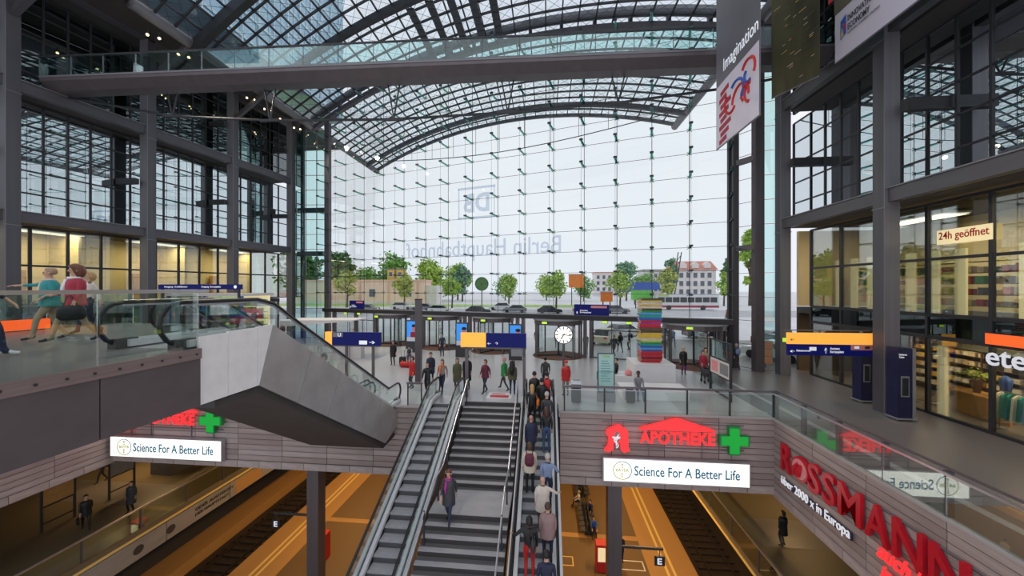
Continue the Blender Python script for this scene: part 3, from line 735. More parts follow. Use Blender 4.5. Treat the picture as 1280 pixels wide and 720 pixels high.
# ---- upper deck on the left with its glass railing
DX, DZ, DY = -6.85, 4.3, 6.55
dk = thing('floor_upper_deck', (-10, 3, 3.2), kind='structure')
sbox('deck_slab', 'floor_dark', -14.5, -4, 4.0, DX - .06, 6.56, DZ, dk); sbox('deck_slab', 'floor_dark', -14.5, 6.56, 4.0, -7.0, 7.2, DZ, dk); sbox('deck_slab', 'floor_dark', -14.5, 7.2, 4.0, -10.45, 11, DZ, dk); sbox('deck_soffit', 'soffit', -14.5, 7.2, 3.2, -10.45, 11, 4.0, dk); sbox('deck_slab', 'floor_dark', -10.45, 7.2, 4.0, -8.75, 8.75, DZ, dk)
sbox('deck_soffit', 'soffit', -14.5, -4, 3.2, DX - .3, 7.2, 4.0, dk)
ed = [-4, .2, 2.35, 3.55, 4.92, DY]
for a, c in zip(ed, ed[1:]):
    sbox('fascia_panel', 'brown_panel', DX - .1, a + .01, 3.15, DX, c - .01, 4.1, dk)
sbox('edge_strip', 'brown_strip', DX - .16, -4, 4.1, DX + .02, DY, 4.3, dk)
for i in range(18): srod('bolt', 'steel_dark', V(DX + .02, 1.0 + i * .32, 4.2), V(DX + .035, 1.0 + i * .32, 4.2), .04, dk, 'cyl')
gr = thing('deck_railing', (DX, 3, 4.3), 'frameless glass railing with a steel handrail along the upper deck', 'railing')
for a, c in ((-4, -1.6), (-1.6, .6), (.6, 2.0), (2.0, 4.9), (4.9, 6.5)): sbox('glass_panel', 'clear_rail', DX - .01, a + .015, 4.1, DX + .01, c - .015, 5.40, gr)
sbox('handrail', 'aluminium', DX - .03, -4, 5.41, DX + .03, 6.7, 5.47, gr)
g2 = thing('deck_railing', (-14.5, 2, 4.3), 'glass railing along the far side of the upper deck behind the walking women', 'railing')
for i in range(7): sbox('glass_panel', 'rail_glass', -14.51, -4 + i * 2.2, 4.1, -14.49, -1.84 + i * 2.2, 5.35, g2)
sbox('handrail', 'aluminium', -14.53, -4, 5.36, -14.47, 11, 5.42, g2)
sbox('orange_band', 'orange_red_lit', -14.47, 3.4, 4.33, -14.44, 9.2, 4.62, g2)
# escalators from the deck down to the ground floor
e1 = escalator('escalator', -8.6, -7.0, 8.6, DZ, 7.2, 4.3 / 7.2, 1, 'steel clad escalator leading from the upper deck down to the hall', 2.15, .9, False)
e2 = escalator('escalator', -10.35, -8.75, 9.0, DZ, 7.2, 4.3 / 7.2, 1, 'second deck escalator carrying passengers behind the steel clad one', .2, .9, False)
cl = thing('escalator_cladding', (-6.93, 11, -1.2), 'white and brushed steel cladding on the side of the deck escalator', 'cladding')
def clad(pts, m, nm='cladding_panel', x=-6.97):
    b = MB(); b.prism([(x, y, z) for y, z in pts], (.06, 0, 0)); return b.build(nm, m, cl)
clad([(6.58, 3.15), (7.22, 3.15), (7.22, 4.52), (6.58, 4.52)], 'white_panel')
clad([(7.235, 3.15), (8.02, 3.15), (8.02, 4.55), (7.235, 4.55)], 'white_panel')
clad([(8.03, 3.15), (8.08, 3.15), (8.52, 4.57), (8.03, 4.57)], 'white_panel')
N4 = 5; B0, B1 = V(8.09, 3.15, 0), V(14.95, -1.2, 0); T0, T1 = V(8.53, 4.57, 0), V(16.1, -.16, 0)
for i in range(N4):
    p, q = B0.lerp(B1, i / N4), B0.lerp(B1, (i + 1) / N4 - .002); r, s_ = T0.lerp(T1, (i + 1) / N4 - .002), T0.lerp(T1, i / N4)
    clad([(p.x, p.y), (q.x, q.y), (r.x, r.y), (s_.x, s_.y)], 'stainless')
clad([(14.96, -1.2), (16.15, -.9), (16.15, -.16)], 'stainless')
ub = MB(); ub.prism([(-10.3, 7.0, 2.95), (-10.3, 8.1, 2.95), (-10.3, 14.9, -1.4), (-10.3, 16.1, -1.35), (-10.3, 16.1, -1.25), (-10.3, 8.2, 3.1), (-10.3, 7.0, 3.1)], (3.3, 0, 0)); ub.build('underside', 'soffit', cl)
# short end railing where the deck escalator lands
lr2 = thing('landing_railing', (-6.9, 17, 0), 'short glass railing with a dark handrail at the foot of the deck escalator', 'railing')
sbox('handrail', 'brown_panel', -6.5, 16.25, 1.02, -5.75, 16.35, 1.1, lr2)
for x in (-6.45, -5.8): sbox('post', 'steel_dark', x - .025, 16.28, 0, x + .025, 16.33, 1.03, lr2)
sbox('glass_panel', 'clear_rail', -6.42, 16.29, .05, -5.83, 16.31, 1.0, lr2)

# ---- railings round the well
rf = thing('well_railing', (5, FY, 0), 'glass railing with a dark handrail above the pharmacy sign', 'railing')
sbox('handrail', 'brown_panel', .75, FY - .04, 1.08, XR, FY + .06, 1.16, rf)
sbox('lower_rail', 'aluminium', .75, FY - .01, .98, XR, FY + .01, 1.0, rf)
for i in range(6):
    x = .8 + i * (XR - .85) / 5; sbox('post', 'steel_dark', x - .03, FY - .04, -.05, x + .03, FY + .04, 1.08, rf)
    if i < 5: sbox('glass_panel', 'clear_rail', x + .04, FY - .008, .02, x + (XR - .85) / 5 - .04, FY + .008, .96, rf)
rs = thing('well_railing', (XR, 9, 0), 'glass railing with paired handrails above the big red letters', 'railing')
for dx, m_, z_ in ((-.08, 'aluminium', 1.02), (.06, 'brown_panel', 1.12)): sbox('handrail', m_, XR + dx - .03, 3, z_, XR + dx + .03, FY, z_ + .06, rs)
for i in range(9):
    y = 3.1 + i * 1.63; sbox('post', 'brown_panel', XR - .03, y - .06, -.05, XR + .1, y + .06, 1.1, rs)
    if i < 8: sbox('glass_panel', 'clear_rail', XR - .05, y + .02, .0, XR - .035, y + 1.61, 1.0, rs)
rl_ = thing('well_railing', (XL, 9, 0), 'railing on the far left side of the well under the upper deck', 'railing')
sbox('handrail', 'aluminium', XL - .04, 3, 1.05, XL + .04, FY, 1.12, rl_)
for i in range(9):
    y = 3.1 + i * 1.63; sbox('post', 'steel_dark', XL - .03, y - .04, 0, XL + .03, y + .04, 1.06, rl_)
    if i < 8: sbox('glass_panel', 'clear_rail', XL - .01, y + .05, .05, XL + .01, y + 1.58, 1.0, rl_)

# ---- pharmacy signs on the timber fronts
def pharmacy(x0, where):
    y = FY - .07; R = (1, 0, 0)
    lbx = thing('light_box_sign', (x0 + 3, y, -3.0), 'long white lit slogan box on ' + where, 'sign', 'slogan light boxes')
    sbox('housing', 'aluminium', x0, y - .22, -2.88, x0 + 6.05, y, -1.84, lbx)
    sbox('face', 'white_lit', x0 + .05, y - .235, -2.83, x0 + 6.0, y - .22, -1.89, lbx)
    text('lettering', 'Science For A Better Life', 'teal_ink', V(x0 + 1.32, y - .236, -2.56), R, Z3, 4.3, .42, .008, 0.012, lbx)
    ring = MB(); n = 28; cx, cz, r0, r1 = x0 + .82, -2.36, .37, .40
    for k in range(n):
        a, b2 = math.tau * k / n, math.tau * (k + 1) / n
        ring.cur = 0 if (k < 9 or k > 22) else 1
        ring.prism([(cx + r0 * math.cos(a), y - .236, cz + r0 * math.sin(a)), (cx + r1 * math.cos(a), y - .236, cz + r1 * math.sin(a)), (cx + r1 * math.cos(b2), y - .236, cz + r1 * math.sin(b2)), (cx + r0 * math.cos(b2), y - .236, cz + r0 * math.sin(b2))], (0, -.008, 0))
    ring.build('emblem_ring', ['teal_ink', 'lime_ink'], lbx)
    text('lettering', 'BAYER', 'lime_ink', V(cx - .28, y - .236, cz - .06), R, Z3, .56, .13, .008, 0.01, lbx)
    for k, ch in enumerate('BA'): text('lettering', ch, 'lime_ink', V(cx - .05, y - .236, cz + .10 + (1 - k) * .12 - .02), R, Z3, .10, .10, .008, .01, lbx)
    for k, ch in enumerate('ER'): text('lettering', ch, 'lime_ink', V(cx - .05, y - .236, cz - .20 - k * .12), R, Z3, .10, .10, .008, .01, lbx)
    # gothic A
    ga = thing('pharmacy_letter_sign', (x0 + .6, y, -1.66), 'red gothic letter A with a white serpent cup on ' + where, 'sign', 'red letter A signs')
    ax, az = x0 + .06, -1.62
    out = [(0, .08), (.16, 0), (.38, .12), (.40, .42), (.68, .42), (.70, .14), (.82, 0), (1.1, .12), (1.02, .24), (1.0, .95), (.62, 1.2), (.20, 1.02), (.06, .84), (.20, .62), (.16, .3)]
    g = MB(); g.prism([(ax + u, y - .06, az + v) for u, v in out], (0, -.16, 0)); g.build('letter', 'red_neon', ga)
    g = MB(); g.prism([(ax + u, y - .225, az + v) for u, v in ((.44, .5), (.64, .5), (.64, .86), (.54, .92), (.44, .86))], (0, -.01, 0)); g.build('counter', 'plank_b', ga)
    g = MB(); g.tube([V(ax + .50 + .09 * math.sin(k * .9), y - .25, az + .22 + k * .065) for k in range(10)], .025, 6)
    g.lathe([(.02, .3), (.03, .55), (.17, .66), (.18, .70), (0, .70)], 10, Matrix.Translation(V(ax + .5, y - .25, az)) @ Matrix.Diagonal((1, .25, 1, 1))); g.build('serpent_cup', 'white_letter', ga)
    # word with its little roof
    wd = thing('pharmacy_word_sign', (x0 + 3.1, y, -1.2), 'red glowing pharmacy word under a flat red gable on ' + where, 'sign', 'red pharmacy words')
    text('lettering', 'APOTHEKE', 'red_neon', V(x0 + 1.55, y - .2, -1.15), R, Z3, 3.08, .52, .07, .02, wd)
    g = MB(); g.prism([(x0 + 1.55, y - .06, -.58), (x0 + 4.65, y - .06, -.58), (x0 + 4.62, y - .06, -.52), (x0 + 3.12, y - .06, -.06), (x0 + 1.58, y - .06, -.52)], (0, -.16, 0)); g.build('gable', 'red_neon', wd)
    gc = thing('pharmacy_cross', (x0 + 5.4, y, -1.55), 'green illuminated pharmacy cross on ' + where, 'sign', 'green crosses')
    cx, cz = x0 + 5.42, -.93
    for m_, k, yy in (('green', .60, .15), ('green_neon', .53, .17)):
        a = k; b2 = k * .36; g = MB(); g.prism([(cx + u, y - .06, cz + v) for u, v in ((-a, -b2), (-b2, -b2), (-b2, -a), (b2, -a), (b2, -b2), (a, -b2), (a, b2), (b2, b2), (b2, a), (-b2, a), (-b2, b2), (-a, b2))], (0, -yy, 0)); g.build('cross_body' if m_ == 'green' else 'cross_face', m_, gc)
    rk = thing('sign_rail', (x0 + 3, y, -1.8), 'thin steel mounting rails behind the pharmacy letters on ' + where, 'bracket', 'sign mounting rails')
    for z in (-.36, -1.42): sbar('rail', 'steel_light', V(x0, y + .01, z), V(x0 + 5.9, y + .01, z), .04, .04, rk)
    for x in (.3, .9, 2.0, 4.2, 5.4): sbar('upright', 'steel_light', V(x0 + x, y + .01, -1.8), V(x0 + x, y + .01, -.3), .03, .03, rk)
pharmacy(2.44, 'the right timber front'); pharmacy(-21.6, 'the timber front under the deck')

# ---- big red letters on the side wall
R = (0, -1, 0); x = XR - .05
bl = thing('shop_letter_sign', (x, 12, -2.2), 'big red raised shop letters along the timber side wall', 'sign')
word = 'ROSSMANN'; ws = [.64, .82, .64, .64, .96, .82, .92, .92]; yy = 15.5
for ch, w_ in zip(word, ws):
    if ch == 'O':
        c = V(x - .05, yy - w_ / 2, -1.28); g = MB(); T = frame(c, R, Z3)
        g.lathe([(0, .1), (.44, .1), (.46, 0), (.46, -.08), (0, -.08)], 28, T); g.build('emblem_disc', 'red_letter', bl, smooth=False)
        g = MB(); g.lathe([(0, .115), (.36, .115), (.37, .1)], 24, T); g.build('emblem_face', 'pink', bl)
        for sx, r_, h_ in ((-.09, .10, .5), (.10, .08, .42)):
            g = MB(); g.tube([T @ V(sx - .1, -.25, .13), T @ V(sx - .04, .0, .14), T @ V(sx + .06, .2, .13)], [.09, .11, .05], 8); g.build('emblem_figure', 'red_letter', bl)
    else: text('letter', ch, 'red_letter', V(x - .03, yy, -1.78), R, Z3, w_ - .1, 1.05, .12, .012, bl)
    yy -= w_ + .03
for z in (-.78, -1.72): sbar('rail', 'steel_light', V(x - .02, 15.7, z), V(x - .02, 8.6, z), .03, .03, bl)
sl = thing('slogan_letters', (x, 13.6, -2.5), 'white raised slogan lettering below the big red letters', 'sign')
text('lettering', 'über 2000 x in Europa', 'white_letter', V(x - .1, 15.5, -2.45), R, Z3, 3.3, .42, .03, .0, sl)
sbox('backing_rail', 'blue_dark', x - .07, 12.2, -2.4, x - .03, 15.5, -2.16, sl)
sc = thing('script_letters', (x, 10.7, -2.6), 'red slanted handwriting letters under the last big red letters', 'sign')
text('lettering', 'auch hier', 'red_neon', V(x - .1, 11.25, -2.15), R, Z3, 1.9, .45, .05, .02, sc, shear=.4)
text('lettering', 'im Bahnhof', 'red_neon', V(x - .1, 11.15, -2.7), R, Z3, 2.1, .45, .05, .02, sc, shear=.4)

# ---- platform section signs
for x_, y_, xa, zb, lb in ((5.1, 17.0, 3.05, -7.05, 'black hanging section sign with a white letter beside the pharmacy column'), (-13.8, 17.4, -11.6, -6.8, 'black hanging section sign with a white letter beside the column under the steel escalator')):
    t = thing('platform_sign', (x_, y_, zb), lb, 'sign', 'hanging platform section signs')
    sbar('arm', 'steel_dark', V(xa, y_ - .15, zb + .75), V(x_ + (.15 if x_ > 0 else -.15), y_ - .15, zb + .75), .08, .1, t)
    srod('hanger', 'steel_dark', V(x_, y_ - .15, zb + .4), V(x_, y_ - .15, zb + .75), .04, t)
    sbox('board', 'black', x_ - .22, y_ - .19, zb, x_ + .22, y_ - .11, zb + .42, t)
    text('lettering', 'E', 'white_letter', V(x_ - .11, y_ - .19, zb + .07), (1, 0, 0), Z3, .2, .28, .01, .03, t)

# ---- book tower on its white plinths
pl = thing('plinth', (6.3, 22.7, 0), 'large white cube plinth under the stack of giant books', 'plinth')
sbox('body', 'white', 5.15, 21.65, 0, 7.45, 23.9, .98, pl); sbox('top_slab', 'white', 5.13, 21.63, .98, 7.47, 23.92, 1.03, pl); sbox('low_ledge', 'white', 3.55, 21.3, 0, 5.1, 22.6, .42, pl)
p2 = thing('bench_plinth', (5.3, 18.3, 0), 'low white block bench with a seated man on it', 'bench')
sbox('body', 'white', 3.75, 18.2, 0, 6.9, 19.5, .46, p2); sbox('top_slab', 'white', 3.72, 18.17, .46, 6.93, 19.53, .51, p2)
bcols = ['crimson', 'red', 'maroon', 'red', 'crimson', 'red', 'blue', 'sky_blue', 'blue', 'teal', 'green', 'lime_ink', 'cream', 'gold', 'yellow', 'gold', 'brown', 'olive', 'crimson', 'red', 'magenta', 'red', 'blue', 'teal', 'teal', 'sky_blue', 'green', 'olive', 'cream', 'gold', 'off_white', 'gold', 'olive']
BN = {'crimson': 'crimson', 'red': 'red', 'maroon': 'dark maroon', 'blue': 'blue', 'sky_blue': 'sky blue', 'teal': 'teal', 'green': 'green', 'lime_ink': 'lime', 'cream': 'cream', 'gold': 'gold', 'yellow': 'yellow', 'brown': 'brown', 'olive': 'olive', 'magenta': 'magenta', 'off_white': 'off white'}
def ordinal(n): return str(n) + ('th' if 10 < n % 100 < 14 else {1: 'st', 2: 'nd', 3: 'rd'}.get(n % 10, 'th'))
hts = [.10 + .05 * random.random() for _ in bcols]; ksum = 3.85 / sum(hts); zz = 1.03
for i, (c, h) in enumerate(zip(bcols, hts)):
    h *= ksum; wv = .56 + .09 * random.random(); dv = .44 + .08 * random.random(); cx, cy = 6.25 + random.uniform(-.03, .03), 22.7 + random.uniform(-.03, .03); a = random.uniform(-.1, .1)
    t = thing('giant_book', (cx, cy, zz), BN[c] + ' giant book, ' + ordinal(i + 1) + ' up from the white cube plinth', 'book', 'books of the tall stack', rz=a)
    W = t.matrix_basis
    for nm, m_, bx_ in (('cover', c, (-wv, -dv, 0, wv, dv, h * .18)), ('cover', c, (-wv, -dv, h * .82, wv, dv, h * .985)), ('spine', c, (-wv, -dv, h * .18, wv, -dv + .04, h * .82)), ('pages', 'cream', (-wv + .04, -dv + .04, h * .18, wv - .04, dv - .03, h * .82))):
        b = MB(); b.box(*bx_); b.build(nm, m_, t, W)
    zz += h

# ---- station clock
ck = thing('station_clock', (1.1, 23.4, 0), 'round white station clock with black hour marks on a dark pole', 'clock')
srod('pole', 'brown_panel', V(1.1, 23.4, 0), V(1.1, 23.4, 2.0), .16, ck, 'cyl')
T = frame((1.1, 23.32, 2.5), (1, 0, 0), Z3)
b = MB(); b.lathe([(0, -.1), (.58, -.1), (.60, 0), (.58, .06), (.54, .06)], 32, T); b.build('case', 'dark_grey', ck)
b = MB(); b.lathe([(0, .05), (.545, .05)], 32, T); b.build('dial', 'white_lit', ck)
for k in range(12):
    a = k * math.tau / 12; u = V(math.sin(a), math.cos(a), 0); L_ = .18 if k % 3 == 0 else .12
    sbar('hour_mark', 'black', T @ (u * (.52 - L_) + V(0, 0, .056)), T @ (u * .52 + V(0, 0, .056)), .06, .008, ck, (0, -1, 0))
for ang, L_, w_ in ((math.radians(212), .33, .06), (math.radians(95), .46, .045)):
    u = V(math.sin(ang), math.cos(ang), 0); sbar('clock_hand', 'black', T @ (u * -.1 + V(0, 0, .066)), T @ (u * L_ + V(0, 0, .066)), w_, .008, ck, (0, -1, 0))

# ---- standing wayfinding signs
s1 = thing('wayfinding_sign', (-2.5, 17.9, 0), 'orange and blue direction sign on two legs at the head of the stairs', 'sign')
for x_ in (-4.02, -1.1): sbox('leg', 'brown_panel', x_ - .07, 17.86, 0, x_ + .07, 17.98, 2.55, s1)
sbox('crossbar', 'brown_panel', -4.3, 17.86, 2.45, -1.0, 17.98, 2.53, s1)
sbox('orange_panel', 'orange_lit', -4.31, 17.84, 2.53, -3.02, 18.0, 3.24, s1); sbox('blue_panel', 'blue_sign', -3.02, 17.84, 2.53, -1.0, 18.0, 3.24, s1)
text('lettering', '←  ↑', 'white_letter', V(-2.95, 17.84, 2.66), (1, 0, 0), Z3, .55, .14, .006, .0, s1)
sbox('control_box', 'grey', -1.75, 17.86, 2.1, -1.05, 17.98, 2.45, s1)
s2 = thing('wayfinding_sign', (-11.6, 21, 0), 'blue underground railway sign with an orange end panel beside the deck escalator', 'sign')
for x_ in (-10.5, -12.2): sbox('leg', 'brown_panel', x_ - .07, 20.96, 0, x_ + .07, 21.08, 2.0, s2)
sbox('crossbar', 'brown_panel', -13.6, 20.96, 1.92, -10.0, 21.08, 2.0, s2)
sbox('orange_panel', 'orange_lit', -13.55, 20.94, 2.0, -13.1, 21.1, 2.8, s2); sbox('blue_panel', 'blue_sign', -13.1, 20.94, 2.0, -10.0, 21.1, 2.8, s2)
sbox('white_field', 'grey', -13.05, 20.93, 2.5, -12.4, 20.94, 2.78, s2)
text('lettering', 'U', 'white_letter', V(-12.72, 20.93, 2.53), (1, 0, 0), Z3, .2, .22, .006, .02, s2)
sbox('white_field', 'white_letter', -11.35, 20.93, 2.07, -10.85, 20.94, 2.3, s2); text('lettering', '→', 'white_letter', V(-10.7, 20.93, 2.1), (1, 0, 0), Z3, .35, .2, .006, .02, s2)
pst = thing('square_post', (-7.5, 20.6, 0), 'tall brown square post behind the red coated person', 'post')
sbox('shaft', 'brown_panel', -7.66, 20.44, 0, -7.34, 20.76, 4.8, pst); sbox('cap', 'steel_dark', -7.68, 20.42, 4.8, -7.32, 20.78, 4.86, pst)
ib = thing('information_board', (2.87, 17.75, 0), 'tall narrow glass information board with pale green sheet', 'board')
sbox('frame', 'steel', 2.46, 17.72, .35, 3.28, 17.8, 2.36, ib); sbox('sheet', 'white', 2.52, 17.712, .62, 3.22, 17.722, 2.30, ib); sbox('cover_glass', 'board_glass', 2.5, 17.70, .5, 3.24, 17.71, 2.32, ib)
sbox('base', 'grey', 2.44, 17.66, 0, 3.3, 17.86, .45, ib)
for i in range(9): sbox('text_line', 'teal', 2.62, 17.709, 1.0 + i * .12, 2.62 + random.uniform(.3, .5), 17.7115, 1.03 + i * .12, ib)
sbox('heading', 'lime_ink', 2.7, 17.709, 2.16, 3.05, 17.7115, 2.24, ib)
gp = thing('map_board', (8.83, 19.3, 0), 'tall glass map board standing edge on beside the railing corner', 'board')
for y_ in (18.25, 20.4): sbox('post', 'steel_dark', 8.78, y_ - .05, 0, 8.88, y_ + .05, 2.8, gp)
for z_ in (.1, 1.0, 1.85, 2.78): sbox('rail', 'steel_dark', 8.80, 18.25, z_ - .03, 8.86, 20.4, z_ + .03, gp)
sbox('glass_panel', 'board_glass', 8.82, 18.3, .12, 8.84, 20.35, .98, gp); sbox('glass_panel', 'board_glass', 8.82, 18.3, 1.88, 8.84, 20.35, 2.75, gp)
sbox('map_sheet', 'off_white', 8.81, 18.3, 1.03, 8.85, 20.35, 1.83, gp); sbox('map_print', 'pink', 8.803, 19.5, 1.15, 8.81, 20.2, 1.7, gp); sbox('map_print', 'grey', 8.803, 18.45, 1.15, 8.81, 19.3, 1.7, gp)
bn_ = thing('litter_bin', (1.42, 17.6, 0), 'dark grey square litter bin beside the escalator head', 'bin')
sbox('body', 'dark_grey', 1.2, 17.4, .05, 1.64, 17.8, .9, bn_); sbox('lid', 'aluminium', 1.18, 17.38, .9, 1.66, 17.82, .98, bn_); sbox('opening', 'black', 1.3, 17.395, .62, 1.54, 17.40, .78, bn_); sbox('foot', 'black', 1.25, 17.45, 0, 1.6, 17.75, .05, bn_)
fm = thing('floor_marking', (-2.2, 18.3, 0), 'red and white advertising sheet stuck on the floor at the stair head', 'floor sticker')
sbox('sheet', 'white', -3.0, 17.75, .002, -1.75, 18.75, .008, fm); sbox('print', 'red', -2.85, 17.9, .008, -1.9, 18.3, .011, fm); sbox('print', 'pink', -2.8, 18.4, .008, -2.1, 18.65, .011, fm)

# ---- right hand signs and pillars
sg = thing('overhead_direction_sign', (13.3, 18.3, 2.4), 'long orange over blue direction sign hung between the right columns', 'sign')
srod('rod', 'steel_light', V(11.2, 18.3, 3.5), V(15.0, 18.3, 3.5), .05, sg)
for x_ in (11.6, 14.6): srod('hanger', 'steel_light', V(x_, 18.3, 3.3), V(x_, 18.3, 3.5), .05, sg)
sbox('orange_panel', 'orange_lit', 11.4, 18.24, 2.85, 12.75, 18.36, 3.38, sg); sbox('orange_panel', 'orange_lit', 12.78, 18.24, 2.85, 15.3, 18.36, 3.38, sg)
sbox('blue_panel', 'blue_sign', 11.4, 18.24, 2.32, 15.3, 18.36, 2.84, sg)
text('lettering', '←', 'white_letter', V(11.5, 18.24, 2.45), (1, 0, 0), Z3, .2, .12, .006, .02, sg); text('lettering', 'Reisezentrum', 'white_letter', V(11.78, 18.24, 2.5), (1, 0, 0), Z3, .62, .09, .006, .02, sg)
text('lettering', '↑', 'white_letter', V(13.0, 18.24, 2.42), (1, 0, 0), Z3, .14, .28, .006, .02, sg); text('lettering', 'Ausgang\nEuropaplatz', 'white_letter', V(13.25, 18.24, 2.42), (1, 0, 0), Z3, .6, .3, .006, .02, sg)
text('lettering', '←', 'brown', V(11.5, 18.24, 3.0), (1, 0, 0), Z3, .2, .12, .006, .02, sg)
sbox('pink_field', 'pink', 14.15, 18.23, 2.6, 15.3, 18.24, 2.84, sg); sbox('symbol', 'white_letter', 12.35, 18.23, 2.55, 12.65, 18.24, 2.72, sg); sbox('symbol', 'white_letter', 14.3, 18.222, 2.67, 14.5, 18.23, 2.78, sg); sbox('symbol', 'black', 14.75, 18.222, 2.67, 14.95, 18.23, 2.78, sg)
es_ = thing('exit_sign', (15.0, 24.15, 2.1), 'small yellow green escape sign on the far right column', 'sign')
sbox('body', 'dark_grey', 14.72, 24.1, 2.1, 15.3, 24.2, 2.4, es_); sbox('face', 'exit_green', 14.74, 24.09, 2.12, 15.28, 24.1, 2.38, es_)
def pillar(x_, y_, w_, d_, h_, lb):
    t = thing('ticket_pillar', (x_, y_, 0), lb, 'pillar', 'blue information pillars')
    sbox('body', 'blue_dark', x_ - w_ / 2, y_ - d_ / 2, .12, x_ + w_ / 2, y_ + d_ / 2, h_, t); sbox('side_trim', 'grey', x_ + w_ / 2, y_ - d_ / 2 - .02, .12, x_ + w_ / 2 + .12, y_ + d_ / 2, h_, t)
    sbox('base', 'aluminium', x_ - w_ / 2 - .05, y_ - d_ / 2 - .06, .06, x_ + w_ / 2 + .16, y_ + d_ / 2 + .04, .12, t); sbox('foot', 'black', x_ - w_ / 2 + .05, y_ - d_ / 2 + .02, 0, x_ + w_ / 2, y_ + d_ / 2 - .02, .06, t)
    sbox('screen_frame', 'grey', x_ - w_ * .3, y_ - d_ / 2 - .03, 1.0, x_ + w_ * .25, y_ - d_ / 2, 1.85, t); sbox('screen', 'car_glass', x_ - w_ * .24, y_ - d_ / 2 - .035, 1.05, x_ + w_ * .19, y_ - d_ / 2 - .03, 1.78, t)
    text('lettering', 'Fahrkarten\nTickets', 'white_letter', V(x_ - w_ * .42, y_ - d_ / 2, h_ - .4), (1, 0, 0), Z3, .3, .18, .004, .01, t)
pillar(14.75, 16.6, .55, .5, 3.0, 'blue ticket pillar with a grey side standing before the near right column'); pillar(15.25, 19.0, .5, .5, 2.7, 'blue ticket pillar half hidden behind the near right column')

# ---- shops on the right
ss = thing('opening_hours_sign', (16.5, 15.9, 7.4), 'cream opening hours sign with red lettering in the upper shop window', 'sign')
sbox('board', 'cream_lit', 16.52, 15.05, 7.32, 16.56, 16.95, 7.92, ss); text('lettering', '24h geöffnet', 'red', V(16.515, 16.87, 7.42), (0, -1, 0), Z3, 1.75, .42, .01, .01, ss)
se = thing('clothes_shop_sign', (16.45, 14, 2.5), 'white raised lower case letters over the clothes shop front', 'sign')
text('lettering', 'eterna', 'white_letter', V(16.5, 15.2, 2.62), (0, -1, 0), Z3, 2.4, .58, .03, .012, se); sbar('mount', 'black', V(16.55, 15.3, 2.86), V(16.55, 12.6, 2.86), .04, .3, se)
so = thing('orange_shop_sign', (16.55, 11.4, 3.3), 'glowing orange red shop strip sign above the white lower case letters', 'sign')
sbox('housing', 'dark_grey', 16.5, 9, 3.38, 16.6, 15.25, 3.82, so); sbox('face', 'orange_red_lit', 16.49, 9, 3.4, 16.5, 15.23, 3.8, so)
fr = thing('door_1', (16.9, 16, 0), kind='structure')
sbox('door_post', 'cream_lit', 16.95, 17.1, 0, 17.1, 17.4, 3.2, fr); sbox('door_head', 'shop_wall', 16.95, 13, 3.0, 17.1, 17.4, 3.2, fr)
shf = thing('shirt_shelf', (20.6, 20, 0), 'dark shelf rack with folded shirts in the clothes shop', 'shelf')
sbox('back', 'shop_dark', 20.9, 17.4, 0, 20.95, 22.4, 2.6, shf)
for z_ in (.4, .85, 1.3, 1.75, 2.2, 2.6): sbox('shelf_board', 'brown', 20.4, 17.4, z_ - .03, 20.9, 22.4, z_, shf)
for y_ in (17.4, 19.0, 20.7, 22.4): sbox('side_board', 'brown', 20.4, y_ - .03, 0, 20.9, y_ + .03, 2.6, shf)
k = 0
for z_ in (.4, .85, 1.3, 1.75, 2.2):
    for i in range(14):
        y_ = 17.6 + i * .33 + (.05 if i % 5 == 0 else 0); w_ = .25; m_ = random.choice(['cream', 'off_white', 'beige', 'wood_warm', 'gold', 'white', 'dark_grey'])
        t = thing('folded_shirt', (20.6, y_, z_), m_.replace('_', ' ') + ' folded shirt on the ' + {.4: 'lowest', .85: 'second', 1.3: 'third', 1.75: 'fourth', 2.2: 'top'}[z_] + ' dark shop shelf', 'shirt', 'shirts on the shelf rack')
        for q in range(2):
            b = MB(); b.box(20.45, y_, z_ + q * .1, 20.8, y_ + w_, z_ + .09 + q * .1); b.build('fold', m_, t)
def rack(x_, y_, lb, cols):
    t = thing('clothes_rack', (x_, y_, 0), lb, 'clothes rack')
    for d in (-.7, .7): srod('upright', 'steel_light', V(x_, y_ + d, 0), V(x_, y_ + d, 1.5), .04, t)
    srod('hanging_rail', 'steel_light', V(x_, y_ - .7, 1.5), V(x_, y_ + .7, 1.5), .035, t); sbox('foot', 'steel_light', x_ - .25, y_ - .72, 0, x_ + .25, y_ - .66, .04, t); sbox('foot', 'steel_light', x_ - .25, y_ + .66, 0, x_ + .25, y_ + .72, .04, t)
    for i, m_ in enumerate(cols):
        yy_ = y_ - .6 + 1.2 * i / (len(cols) - 1)
        g = MB(); g.prism([(x_ - .2, yy_, 1.36), (x_ - .03, yy_, 1.47), (x_ + .03, yy_, 1.47), (x_ + .2, yy_, 1.36), (x_ + .27, yy_, .55), (x_ - .27, yy_, .5)], (0, .07, 0))
        o = g.build('hanging_garment', m_); tag(o, {'teal': 'teal', 'white': 'white', 'magenta': 'pink purple', 'sky_blue': 'sky blue'}.get(m_, m_) + ' garment hanging on the rail behind the shop glass', 'garment', 'garments on the clothes rail')
rack(17.6, 15.1, 'steel clothes rail behind the clothes shop glass', ['magenta', 'teal', 'sky_blue', 'teal', 'white', 'teal', 'teal', 'white'])
mq = thing('torso_stand', (18.6, 16.7, 0), 'wooden table with a shirt torso stand and green plant in the clothes shop', 'display')
sbox('table_leg', 'wood_warm', 18.2, 16.0, 0, 18.3, 18.0, .9, mq); sbox('table_top', 'wood_warm', 18.0, 16.0, .9, 19.0, 18.0, .98, mq)
